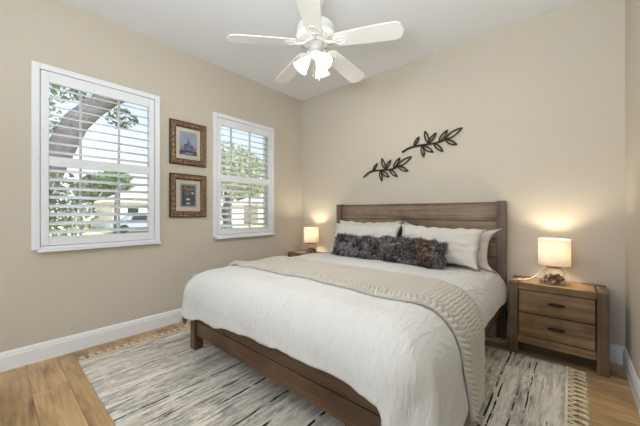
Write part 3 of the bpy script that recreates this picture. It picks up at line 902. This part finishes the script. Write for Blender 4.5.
# cord of the right lamp, lying over the top and down behind the stand
bm = BM()
pts = [(-0.155, 3.13, 0.755), (-0.20, 3.165, 0.70), (-0.235, 3.17, 0.65), (-0.27, 3.14, 0.621), (-0.31, 3.10, 0.6185), (-0.335, 3.06, 0.6185), (-0.355, 3.05, 0.6185), (-0.36, 3.08, 0.6185), (-0.33, 3.10, 0.6220), (-0.36, 3.05, 0.6185), (-0.385, 3.03, 0.6185), (-0.402, 3.02, 0.6185), (-0.4145, 3.025, 0.610), (-0.4155, 3.04, 0.57), (-0.4155, 3.06, 0.50)]
fine = []
for a, b in zip(pts, pts[1:]):
    for k in range(4): fine.append(V(a).lerp(V(b), k / 4))
fine.append(V(pts[-1]))
for _ in range(2):
    fine = [fine[0]] + [(fine[i - 1] + fine[i] * 2 + fine[i + 1]) / 4 for i in range(1, len(fine) - 1)] + [fine[-1]]
lp_l = copy_tree(lp_r); lp_l.location = V((-2.878, 3.108, 0.6135))
lp_l['label'] = 'lit table lamp with white drum shade in the corner left of the bed'
tube(bm, fine, 0.0033, 6)
cord = obj('power_cord', bm, M['cord'], lp_r); cord['label'] = 'white power cord trailing over the nightstand'

# ------------------------------------------------------------------ rug
RX0, RX1, RY0, RY1 = -2.97, -0.022, 0.468, 2.95
rug = thing('area_rug', 'large cream and grey striped area rug with tasselled ends under the bed', 'rug', ((RX0 + RX1) / 2, (RY0 + RY1) / 2, 0))
bm = BM(); nx_, ny_ = 90, 60
g = [[bm.verts.new((RX0 + (RX1 - RX0) * i / nx_, RY0 + (RY1 - RY0) * j / ny_ + 0.0012 * sin(i * 0.9) * (j in (0, ny_)),
      0.010 + 0.0015 * fb((i * 0.4, j * 0.4, 0), 2))) for j in range(ny_ + 1)] for i in range(nx_ + 1)]
for i in range(nx_):
    for j in range(ny_): bm.faces.new((g[i][j], g[i + 1][j], g[i + 1][j + 1], g[i][j + 1]))
ed = [e for e in bm.edges if e.is_boundary]
r = bmesh.ops.extrude_edge_only(bm, edges=ed)
for v in r['geom']:
    if isinstance(v, bmesh.types.BMVert): v.co.z = 0.001
for f in bm.faces: f.smooth = True
obj('woven_field', bm, M['rug'], rug, loc=(0, 0, 0))
def hem_strip(x0, x1):
    bm = BM(); box(bm, x0, x1, RY0, RY1, 0.001, 0.0125, 0.003); obj('end_band', bm, M['fringe'], rug)
hem_strip(RX0 - 0.012, RX0 + 0.004); hem_strip(RX1 - 0.008, RX1 + 0.008)
protos = []
for q in range(3):
    rnd = random.Random(q + 11); bm = BM()
    x = RX1 + 0.008
    kx = x + rnd.uniform(0.045, 0.055); ky = rnd.uniform(-0.004, 0.004)
    for s in (-1, 1):
        for d in (-0.004, 0.004):
            tube(bm, [(x - 0.004, s * 0.022 + d, 0.0085), (x + 0.022, s * 0.015 + d + ky, 0.0082), (kx, ky + d * 0.5, 0.0085)], 0.0042, 6)
    bmesh.ops.create_icosphere(bm, subdivisions=2, radius=0.0085, matrix=Matrix.Translation((kx + 0.004, ky, 0.0085)) @ Matrix.Diagonal((1.1, 1.1, 0.8, 1)))
    for k in range(6):
        a = (k - 2.5) * 0.0055
        tube(bm, [(kx + 0.004, ky + a * 0.4, 0.0075), (kx + 0.028, ky + a * 1.0 + rnd.uniform(-.003, .003), 0.0055), (kx + rnd.uniform(0.044, 0.056), ky + a * 1.3 + rnd.uniform(-.007, .007), 0.0042)], [0.0042, 0.0042, 0.0030], 6)
    for f in bm.faces: f.smooth = True
    protos.append((bm, rnd))
first = []
NT = 40
for q, (bm, rnd) in enumerate(protos):
    first.append(obj('tassel', bm, M['fringe'], rug, loc=(RX1 + 0.008, 0.0, 0.0)))
for k in range(NT):
    y = RY0 + (RY1 - RY0) * (k + 0.5) / NT
    for side in (0, 1):
        if side == 0 and k < 3: o = first[k]
        else:
            o = first[(k * 2 + side) % 3].copy(); COL.objects.link(o); o.parent = rug
        o.location = V((RX1 + 0.008 if side == 0 else RX0 - 0.012, y, 0.0)) - V(rug.location)
        o.rotation_euler = (0, 0, (0 if side == 0 else pi) + random.uniform(-0.08, 0.08))

# ------------------------------------------------------------------ framed pictures
def picture(zc, label, kind):
    yc = 1.472; w, h = 0.408, 0.480; fw = 0.066
    t = thing('framed_picture', label, 'picture', (XL, yc, zc), 'framed pictures between the windows')
    X = XL + 0.002
    bm = BM()
    y0, y1, z0, z1 = yc - w / 2, yc + w / 2, zc - h / 2, zc + h / 2
    prof = [(0, 0.0), (0, 0.026), (0.010, 0.030), (0.022, 0.024), (0.045, 0.030), (0.058, 0.020), (0.066, 0.016), (0.066, 0.004)]
    loops = []
    for d, t_ in prof:
        loops.append([bm.verts.new((X + t_, a, b)) for a, b in ((y0 + d, z0 + d), (y1 - d, z0 + d), (y1 - d, z1 - d), (y0 + d, z1 - d))])
    for k, (A, B) in enumerate(zip(loops, loops[1:])):
        for q in range(4):
            f = bm.faces.new((A[q], A[(q + 1) % 4], B[(q + 1) % 4], B[q])); f.material_index = 1 if k in (0, 1, 5, 6) else 0
    obj('frame', bm, [M['gilt'], M['frame_edge']], t)
    bm = BM(); box(bm, X + 0.002, X + 0.007, y0 + fw - 0.004, y1 - fw + 0.004, z0 + fw - 0.004, z1 - fw + 0.004)
    obj('mat_board', bm, M['mat_board'], t)
    bm = BM(); xs = X + 0.0078
    def rect(a0, a1, b0, b1, mi, lift=0.0):
        quad(bm, [(xs + lift, yc + a0, zc + b0), (xs + lift, yc + a1, zc + b0), (xs + lift, yc + a1, zc + b1), (xs + lift, yc + a0, zc + b1)], mi)
    def poly(pts, mi, lift): quad(bm, [(xs + lift, yc + a, zc + b) for a, b in pts], mi)
    def disc(a, b, rr, mi, lift, half=False, n=18):
        poly([(a + rr * cos((pi if half else 2 * pi) * k / (n - (1 if half else 0))), b + rr * sin((pi if half else 2 * pi) * k / (n - (1 if half else 0)))) for k in range(n)], mi, lift)
    if kind == 0:
        mats = [M['art_sky'], M['art_mid'], M['art_dark'], M['art_warm'], M['art_white']]
        rect(-0.098, 0.098, -0.125, 0.135, 0)
        # generic misty harbour: low blocks, a sailing boat, water bands
        rect(-0.098, 0.098, -0.125, -0.075, 2, 0.0004)
        for a0, a1, b1 in ((-0.085, -0.05, -0.03), (-0.05, -0.02, 0.0), (0.025, 0.055, -0.01), (0.055, 0.09, -0.035)): rect(a0, a1, -0.075, b1, 3 if a0 > 0.05 or a0 < -0.07 else 1, 0.0006)
        poly([(-0.035, -0.06), (0.002, -0.06), (0.002, 0.075)], 1, 0.0009)
        poly([(0.006, -0.06), (0.040, -0.06), (0.006, 0.055)], 1, 0.0010)
        poly([(-0.04, -0.068), (0.045, -0.068), (0.030, -0.088), (-0.028, -0.088)], 2, 0.0011)
        rect(-0.03, 0.05, -0.108, -0.101, 4, 0.0010); rect(-0.07, -0.02, -0.118, -0.113, 0, 0.0010)
        obj('print', bm, mats, t)
    else:
        mats = [M['art_navy'], M['art_ring'], M['art_white'], M['art_orange'], M['bevel']]
        rect(-0.094, 0.094, -0.130, 0.135, 4)
        rect(-0.075, 0.075, -0.112, 0.115, 0, 0.0004)
        disc(-0.035, 0.085, 0.022, 1, 0.0008); disc(0.038, 0.082, 0.026, 1, 0.0008); disc(-0.012, 0.030, 0.033, 1, 0.0008)
        disc(-0.012, 0.030, 0.022, 0, 0.0011); disc(-0.012, 0.030, 0.012, 1, 0.0014)
        disc(0.0, 0.075, 0.012, 3, 0.0012); disc(0.046, 0.030, 0.013, 2, 0.0010)
        disc(-0.004, -0.050, 0.024, 2, 0.0010, True)
        poly([(-0.030, -0.080), (0.022, -0.080), (0.010, -0.098), (-0.016, -0.098)], 2, 0.0010)
        obj('print', bm, mats, t)
    bm = BM(); box(bm, X + 0.0115, X + 0.0125, y0 + fw - 0.003, y1 - fw + 0.003, z0 + fw - 0.003, z1 - fw + 0.003); obj('glass', bm, M['glass'], t)
picture(1.976, 'upper framed picture with a pale blue hazy print and antique gilt frame', 0)
picture(1.394, 'lower framed picture with a dark navy print of circles and gilt frame', 1)

# ------------------------------------------------------------------ leaf wall decor
def sprig(stem, leaves, label):
    y = YB - 0.018
    t = thing('leaf_wall_decor', label, 'wall decor', (stem[0][0], YB, stem[0][1]), 'dark metal leaf sprigs')
    # smooth stem
    P = [V((a, y, b)) for a, b in stem]; fine = []
    for i in range(len(P) - 1):
        p0, p1, p2, p3 = P[max(i - 1, 0)], P[i], P[i + 1], P[min(i + 2, len(P) - 1)]
        for k in range(6):
            s = k / 6
            fine.append(0.5 * ((2 * p1) + (p2 - p0) * s + (2 * p0 - 5 * p1 + 4 * p2 - p3) * s * s + (3 * p1 - p0 - 3 * p2 + p3) * s ** 3))
    fine = [p for p in fine if (p - fine[0]).length < (P[-1] - P[0]).length * 0.80]
    bm = BM(); tube(bm, fine, [0.0135 - 0.006 * k / len(fine) for k in range(len(fine))], 8)
    box(bm, fine[8].x - 0.004, fine[8].x + 0.004, y, YB - 0.001, fine[8].z - 0.004, fine[8].z + 0.004)
    box(bm, fine[-5].x - 0.004, fine[-5].x + 0.004, y, YB - 0.001, fine[-5].z - 0.004, fine[-5].z + 0.004)
    obj('stem', bm, M['iron'], t)
    for q in range(0, len(leaves), 2):
        a, b = V((leaves[q][0], y, leaves[q][1])), V((leaves[q + 1][0], y, leaves[q + 1][1]))
        d = b - a; n = V((-d.z, 0, d.x)).normalized(); w = d.length * 0.125
        pts = []
        for k in range(24):
            s = k / 24
            if s < 0.5: u = s * 2; sg = 1
            else: u = 2 - s * 2; sg = -1
            pts.append(a + d * u + n * sg * w * (sin(pi * u ** 0.9) ** 0.85) + V((0, -0.006 * sin(pi * u), 0)))
        bm = BM(); tube(bm, pts, 0.0085, 7, closed=True); obj('leaf', bm, M['iron'], t)
sprig([(-1.545, 1.937), (-1.445, 1.977), (-1.309, 1.987), (-1.159, 1.985), (-1.058, 2.002), (-0.979, 2.036), (-0.871, 2.103)],
      [(-1.395, 1.991), (-1.336, 2.087), (-1.227, 1.996), (-1.266, 2.14), (-1.223, 2.0), (-1.139, 2.096), (-1.11, 1.994), (-1.018, 2.107), (-1.048, 2.007), (-0.871, 2.103), (-1.038, 1.999), (-0.922, 1.932), (-1.164, 1.982), (-1.068, 1.88), (-1.292, 1.971), (-1.172, 1.886), (-1.301, 1.973), (-1.281, 1.849)],
      'upper right dark metal leaf sprig on the wall above the headboard')
sprig([(-2.089, 1.68), (-1.985, 1.741), (-1.847, 1.747), (-1.715, 1.744), (-1.614, 1.762), (-1.516, 1.813), (-1.427, 1.869)],
      [(-1.945, 1.752), (-1.885, 1.838), (-1.772, 1.754), (-1.82, 1.895), (-1.767, 1.754), (-1.694, 1.859), (-1.659, 1.757), (-1.574, 1.872), (-1.614, 1.766), (-1.427, 1.869), (-1.594, 1.764), (-1.469, 1.702), (-1.71, 1.743), (-1.609, 1.646), (-1.833, 1.736), (-1.715, 1.65), (-1.839, 1.737), (-1.82, 1.606)],
      'lower left dark metal leaf sprig on the wall above the headboard')

# ------------------------------------------------------------------ ceiling fan
FC = V((-1.602, 1.786, 0.0)); ZB = 2.618; CONE = 5.0
fan = thing('ceiling_fan', 'white five blade ceiling fan with lit frosted glass shades', 'ceiling fan', (FC.x, FC.y, H))
bm = BM(); lathe(bm, [(0.0, H - 0.001), (0.07, H - 0.001), (0.072, H - 0.03), (0.045, H - 0.075), (0.016, H - 0.085), (0.0, H - 0.085)], FC, 32)
obj('canopy', bm, M['fan_white'], fan, smooth=True)
bm = BM(); lathe(bm, [(0.0125, H - 0.07), (0.0125, 2.74)], FC, 16); obj('downrod', bm, M['fan_white'], fan, smooth=True)
bm = BM(); lathe(bm, [(0.0, 2.785), (0.03, 2.785), (0.04, 2.765), (0.12, 2.758), (0.150, 2.747), (0.160, 2.730), (0.160, 2.672), (0.168, 2.669), (0.168, 2.655), (0.150, 2.637), (0.085, 2.612), (0.0, 2.612)], FC, 48)
obj('motor_housing', bm, M['fan_white'], fan, smooth=True)
mh = fan.children[-1]
bm = BM()
for k in range(40):
    a = 2 * pi * k / 40
    if k % 8 in (0,): continue
    xf = Matrix.Translation(FC) @ Matrix.Rotation(a, 4, 'Z')
    p0 = V((0.098, 0, 2.6155)); p1 = V((0.142, 0, 2.6325))
    tube(bm, [xf @ p0, xf @ p1], 0.0028, 5)
obj('vent_slots', bm, M['fan_grey'], mh)
bm = BM(); lathe(bm, [(0.0, 2.613), (0.062, 2.613), (0.066, 2.597), (0.060, 2.557), (0.052, 2.540), (0.0, 2.540)], FC, 32); obj('switch_housing', bm, M['fan_grey'], fan, smooth=True)
bm = BM(); lathe(bm, [(0.0, 2.541), (0.040, 2.541), (0.056, 2.527), (0.056, 2.505), (0.035, 2.487), (0.012, 2.475), (0.0, 2.471)], FC, 32); kit = obj('light_kit', bm, M['fan_white'], fan, smooth=True)
def blade_outline():
    # radial profile: half width at radius r, rounded end
    out = []
    R0, R1 = 0.155, 0.712
    for k in range(25):
        s = k / 24; r = R0 + (R1 - R0) * s
        w = 0.066 + 0.016 * smoothstep(0, 0.75, s)
        if s < 0.1: w *= math.sqrt(max(0.0, 1 - (1 - s / 0.1) ** 2)) * 0.6 + 0.4
        if s > 0.90: w *= math.sqrt(max(0.0, 1 - ((s - 0.90) / 0.10) ** 2.6)) * 0.85 + 0.15 * (1 - (s - .9) / .1)
        out.append((r, max(w, 0.004)))
    return out
bl = blade_outline()
for k, ang in enumerate((18.0, 92.0, 163.5, 235.0, 306.5)):
    xf = Matrix.Translation((FC.x, FC.y, ZB)) @ Matrix.Rotation(R(ang), 4, 'Z') @ Matrix.Rotation(R(CONE), 4, 'Y') @ Matrix.Rotation(R(-12), 4, 'X')
    bm = BM(); T_, B_ = [], []
    up, lo = 0.004, -0.004
    for z, dst in ((up, T_), (lo, B_)):
        for r, w in bl: dst.append((bm.verts.new(xf @ V((r, -w, z))), bm.verts.new(xf @ V((r, w, z)))))
    for i in range(len(bl) - 1):
        bm.faces.new((T_[i][0], T_[i + 1][0], T_[i + 1][1], T_[i][1])); bm.faces.new((B_[i][1], B_[i + 1][1], B_[i + 1][0], B_[i][0]))
        bm.faces.new((B_[i][0], B_[i + 1][0], T_[i + 1][0], T_[i][0])); bm.faces.new((T_[i][1], T_[i + 1][1], B_[i + 1][1], B_[i][1]))
    bm.faces.new((T_[0][0], T_[0][1], B_[0][1], B_[0][0])); bm.faces.new((T_[-1][1], T_[-1][0], B_[-1][0], B_[-1][1]))
    b_ = obj('blade', bm, M['fan_white'], fan)
    bm = BM()
    # blade iron: arm and an oval open medallion under the blade root
    tube(bm, [V((FC.x, FC.y, 0)) + Matrix.Rotation(R(ang), 3, 'Z') @ V(p) for p in ((0.075, 0, 2.618), (0.12, 0, 2.600), (0.15, 0, 2.592), (0.19, 0, 2.589))], [0.013, 0.011, 0.010, 0.009], 8)
    ring = [xf @ V((0.215 + 0.050 * cos(2 * pi * q / 24), 0.038 * sin(2 * pi * q / 24), -0.0085)) for q in range(24)]
    tube(bm, ring, 0.0055, 6, closed=True)
    tube(bm, [xf @ V((0.160, 0, -0.0085)), xf @ V((0.262, 0, -0.0085))], 0.006, 6)
    obj('blade_iron', bm, M['fan_white'], b_)
camr = math.degrees(YAW)
for k, dirn in enumerate((185.0, 300.0, 65.0)):
    a = R(dirn) + YAW
    d = V((cos(a), sin(a), 0))
    base = FC + d * 0.045 + V((0, 0, 2.513))
    axis = (d * 0.62 + V((0, 0, -0.80))).normalized()
    q = V((0, 0, 1)).rotation_difference(axis).to_matrix().to_4x4()
    xf = Matrix.Translation(base) @ q
    bm = BM(); lathe(bm, [(0.0, -0.004), (0.019, 0.0), (0.021, 0.03), (0.017, 0.034), (0.0, 0.034)], (0, 0, 0), 20, xf=xf); fit = obj('lamp_holder', bm, M['fan_white'], kit, smooth=True)
    bm = BM()
    prof = [(0.023, 0.026), (0.027, 0.036), (0.034, 0.052), (0.044, 0.085), (0.055, 0.118), (0.068, 0.145)]
    lathe(bm, prof + [(r - 0.0022, z) for r, z in reversed(prof)], (0, 0, 0), 36, xf=xf, close=True)
    obj('glass_shade', bm, M['fan_shade'], fan, smooth=True)
    sh = fan.children[-1]
    bm = BM(); bmesh.ops.create_uvsphere(bm, u_segments=14, v_segments=10, radius=0.021, matrix=xf @ Matrix.Translation((0, 0, 0.058)))
    obj('bulb', bm, M['bulb'], sh, smooth=True)
    lw = bpy.data.lights.new('fan_light', 'POINT'); lw.energy = 15.0; lw.color = (1.0, 0.965, 0.91); lw.shadow_soft_size = 0.025
    lo = bpy.data.objects.new('fan_light', lw); COL.objects.link(lo); lo.parent = fan; lo.location = (xf @ V((0, 0, 0.112))) - fan.location
for dx, ln in ((0.028, 0.13), (-0.020, 0.10)):
    bm = BM(); p = FC + V((dx * cos(YAW), dx * sin(YAW), 0))
    tube(bm, [p + V((0, 0, 2.495)), p + V((0, 0, 2.445 - ln))], 0.0012, 5)
    bmesh.ops.create_uvsphere(bm, u_segments=8, v_segments=6, radius=0.006, matrix=Matrix.Translation(p + V((0, 0, 2.442 - ln))) @ Matrix.Diagonal((1, 1, 1.8, 1)))
    obj('pull_chain', bm, M['fan_white'], fan)

# ------------------------------------------------------------------ wall outlet, floor cable
ol = thing('wall_outlet', 'small white electrical outlet low on the left wall beside the bed', 'outlet', (XL, 1.562, 0.44))
bm = BM(); box(bm, XL + 0.001, XL + 0.007, 1.524, 1.600, 0.380, 0.500, 0.002); obj('plate', bm, M['outlet'], ol)
for z in (0.415, 0.463):
    bm = BM(); box(bm, XL + 0.007, XL + 0.010, 1.547, 1.577, z - 0.017, z + 0.017, 0.003); s = obj('socket', bm, M['outlet'], ol)
    bm = BM()
    for y in (1.556, 1.568): box(bm, XL + 0.0098, XL + 0.0106, y - 0.0012, y + 0.0012, z - 0.003, z + 0.008)
    obj('slot', bm, M['slot'], s)
bm = BM()
pts = [V((-0.62 + 0.16 * cos(t_ * 0.42) + 0.02 * sin(t_ * 1.1), 3.14 + 0.07 * sin(t_ * 0.42) + 0.004 * t_ * 0.3, 0.006 + 0.0045 * (t_ // 15))) for t_ in range(44)]
tube(bm, pts, 0.0042, 6)
cb = obj('cable', bm, M['cord'])
tag(cb, 'pale coiled power cable on the floor between the bed and the right nightstand', 'cable')

# ------------------------------------------------------------------ outdoors
GZ = -0.45
bm = BM(); box(bm, -120, XL - WT - 0.01, -60, 110, GZ - 0.1, GZ); tag(obj('lawn', bm, M['grass']), 'sunlit lawn outside the windows', 'lawn')['kind'] = 'structure'
bm = BM(); box(bm, -19.5, -14.5, -60, 110, GZ - 0.05, GZ + 0.012); tag(obj('street', bm, M['asphalt']), 'pale street beyond the lawn', 'street')['kind'] = 'structure'

def leaves(bm, c, rad, n, size, rnd, shell=0.35, mi=0):
    for _ in range(n):
        d = V((rnd.gauss(0, 1), rnd.gauss(0, 1), rnd.gauss(0, 1))).normalized()
        k = (rnd.random() ** shell)
        p = V(c) + V((d.x * rad[0], d.y * rad[1], d.z * rad[2])) * k
        a = V((rnd.uniform(-1, 1), rnd.uniform(-1, 1), rnd.uniform(-1, 1))).normalized(); b = a.orthogonal().normalized(); s = size * rnd.uniform(0.6, 1.3)
        f = bm.faces.new([bm.verts.new(p - a * s), bm.verts.new(p + b * s * 0.45), bm.verts.new(p + a * s), bm.verts.new(p - b * s * 0.45)]); f.material_index = mi

def tree(label, trunk, rads, blobs, leafmat, n, size, seed, group='trees outside'):
    rnd = random.Random(seed)
    t = thing('tree', label, 'tree', (trunk[0][0], trunk[0][1], GZ), group)
    bm = BM(); tube(bm, trunk, rads, 12); obj('trunk', bm, M['bark'], t)
    bm = BM()
    for c, r in blobs: leaves(bm, c, r, int(n * (r[0] * r[1] * r[2]) ** 0.6), size, rnd)
    obj('foliage', bm, leafmat, t, norm=False)
tree('leaning oak with a thick dark trunk seen through the left window',
     [(-7.2, 0.05, GZ), (-7.1, 0.30, 0.6), (-7.05, 0.62, 1.75), (-7.0, 0.82, 2.28), (-7.0, 1.07, 2.90), (-7.0, 1.34, 3.25), (-6.95, 1.62, 3.50), (-6.9, 2.0, 3.72), (-6.8, 2.7, 3.95)],
     [0.26, 0.24, 0.22, 0.21, 0.20, 0.18, 0.15, 0.10, 0.06],
     [((-7.9, 0.55, 2.9), (0.5, 0.5, 0.7)), ((-7.6, 0.95, 3.75), (0.6, 0.7, 0.35)), ((-7.3, 1.7, 4.05), (0.6, 0.9, 0.25)), ((-6.75, 0.72, 1.45), (0.3, 0.42, 0.55)), ((-6.9, 0.60, 0.75), (0.35, 0.5, 0.5)), ((-7.4, 1.9, 3.25), (0.2, 0.3, 0.25)), ((-6.7, 0.95, 1.2), (0.25, 0.45, 0.45))], M['leaf'], 1500, 0.055, 1)
tree('palm like green tree showing low in the middle of the left window',
     [(-20.5, 4.9, GZ), (-20.5, 5.0, 2.9)], [0.10, 0.08], [((-20.5, 5.0, 3.3), (0.6, 0.75, 0.55))], M['palm'], 700, 0.16, 2)
tree('broad pale green tree filling the right window',
     [(-13.2, 7.9, GZ), (-13.2, 7.95, 1.6), (-13.2, 8.0, 3.0)], [0.22, 0.19, 0.12],
     [((-13.2, 8.0, 3.3), (1.6, 2.0, 1.5)), ((-13.4, 6.8, 2.9), (1.2, 1.2, 1.1)), ((-13.3, 9.4, 3.2), (1.2, 1.2, 1.2))], M['leaf_pale'], 1100, 0.11, 3)
tree('near branch of dark leaves hanging at the top of the right window',
     [(-6.9, 7.0, GZ), (-6.9, 6.9, 2.5), (-6.8, 6.4, 4.6), (-6.6, 5.3, 4.75)], [0.10, 0.09, 0.07, 0.04],
     [((-6.6, 5.15, 4.05), (0.25, 0.5, 0.22)), ((-6.6, 5.5, 3.75), (0.2, 0.22, 0.3)), ((-6.6, 4.6, 4.15), (0.2, 0.35, 0.14))], M['leaf_dark'], 1500, 0.06, 4)
for i, (x, y, hh, lab) in enumerate(((-46, 2.6, 6.4, 'distant green tree behind the houses at the left of the left window'), (-46, 10.0, 6.6, 'distant green tree in the middle of the left window'),
                                     (-47, 19.0, 7.0, 'distant green tree at the right of the left window'), (-47, 33.0, 8.0, 'distant green tree behind the right window'))):
    tree(lab, [(x, y, GZ), (x, y, 2.0)], [0.25, 0.2], [((x, y, hh * 0.62), (2.4, 3.2, hh * 0.36))], M['leaf'], 300, 0.34, 20 + i)
for i, (x, y, lab) in enumerate(((-9.2, 1.05, 'rounded green shrub low in the left window'), (-10.5, 6.2, 'rounded green shrub low in the right window'))):
    rnd = random.Random(50 + i); bm = BM(); leaves(bm, (x, y, GZ + 0.55), (0.6, 0.75, 0.55), 2400, 0.07, rnd, 0.3)
    tag(obj('shrub', bm, M['leaf'], norm=False), lab, 'shrub', 'shrubs outside')

def house(x0, x1, y0, y1, zt, zr, label):
    t = thing('house', label, 'house', ((x0 + x1) / 2, (y0 + y1) / 2, GZ), 'neighbouring houses')
    bm = BM(); box(bm, x0, x1, y0, y1, GZ, zt); obj('wall', bm, M['stucco'], t)
    bm = BM(); o_ = 0.5
    A = [bm.verts.new(p) for p in ((x0 - o_, y0 - o_, zt), (x1 + o_, y0 - o_, zt), (x1 + o_, y1 + o_, zt), (x0 - o_, y1 + o_, zt))]
    xm = (x0 + x1) / 2; hip = (x1 - x0) / 2
    B = [bm.verts.new((xm, y0 + hip, zr)), bm.verts.new((xm, y1 - hip, zr))]
    bm.faces.new((A[0], A[1], B[0])); bm.faces.new((A[1], A[2], B[1], B[0])); bm.faces.new((A[2], A[3], B[1])); bm.faces.new((A[3], A[0], B[0], B[1])); bm.faces.new(list(reversed(A)))
    obj('roof', bm, M['roof'], t)
    yy = y0 + 1.2
    while yy < y1 - 1.5:
        bm = BM(); box(bm, x1 + 0.01, x1 + 0.07, yy - 0.06, yy + 1.06, GZ + 0.9, GZ + 2.2); w = obj('window', bm, M['trim'], t)
        bm = BM(); box(bm, x1 + 0.07, x1 + 0.08, yy, yy + 1.0, GZ + 0.96, GZ + 2.14); obj('pane', bm, M['car_glass'], w)
        yy += 2.6
house(-42, -34, 8.0, 23.0, 2.2, 4.5, 'low cream house with pinkish roof across the street, in the left window')
house(-42, -34, 25.5, 40, 2.3, 4.5, 'low cream house across the street, in the right window')

def car(x, y, label, paint):
    t = thing('car', label, 'car', (x, y, GZ), 'parked cars')
    prof = [(-2.2, 0.35), (-2.25, 0.75), (-1.5, 0.92), (-0.85, 1.42), (0.75, 1.45), (1.45, 0.98), (2.15, 0.88), (2.25, 0.55), (2.2, 0.35)]
    bm = BM(); L_ = [bm.verts.new((x - 0.85, y + a, GZ + b)) for a, b in prof]; R_ = [bm.verts.new((x + 0.85, y + a, GZ + b)) for a, b in prof]
    n = len(prof)
    for i in range(n): bm.faces.new((L_[i], L_[(i + 1) % n], R_[(i + 1) % n], R_[i]))
    bm.faces.new(L_); bm.faces.new(list(reversed(R_))); obj('body', bm, paint, t)
    bm = BM(); quad(bm, [(x + 0.856, y - 0.98, GZ + 0.95), (x + 0.856, y + 1.2, GZ + 0.98), (x + 0.856, y + 0.70, GZ + 1.38), (x + 0.856, y - 0.78, GZ + 1.36)]); obj('side_window', bm, M['car_glass'], t)
    for a in (-1.4, 1.4):
        for s in (-0.80, 0.80):
            bm = BM(); xf = Matrix.Translation((x + s, y + a, GZ + 0.35)) @ Matrix.Rotation(pi / 2, 4, 'Y')
            bmesh.ops.create_cone(bm, cap_ends=True, segments=20, radius1=0.33, radius2=0.33, depth=0.2, matrix=xf); obj('wheel', bm, M['tyre'], t)
car(-27.5, 8.4, 'silver blue car parked on the street, low in the left window', M['car_paint'])
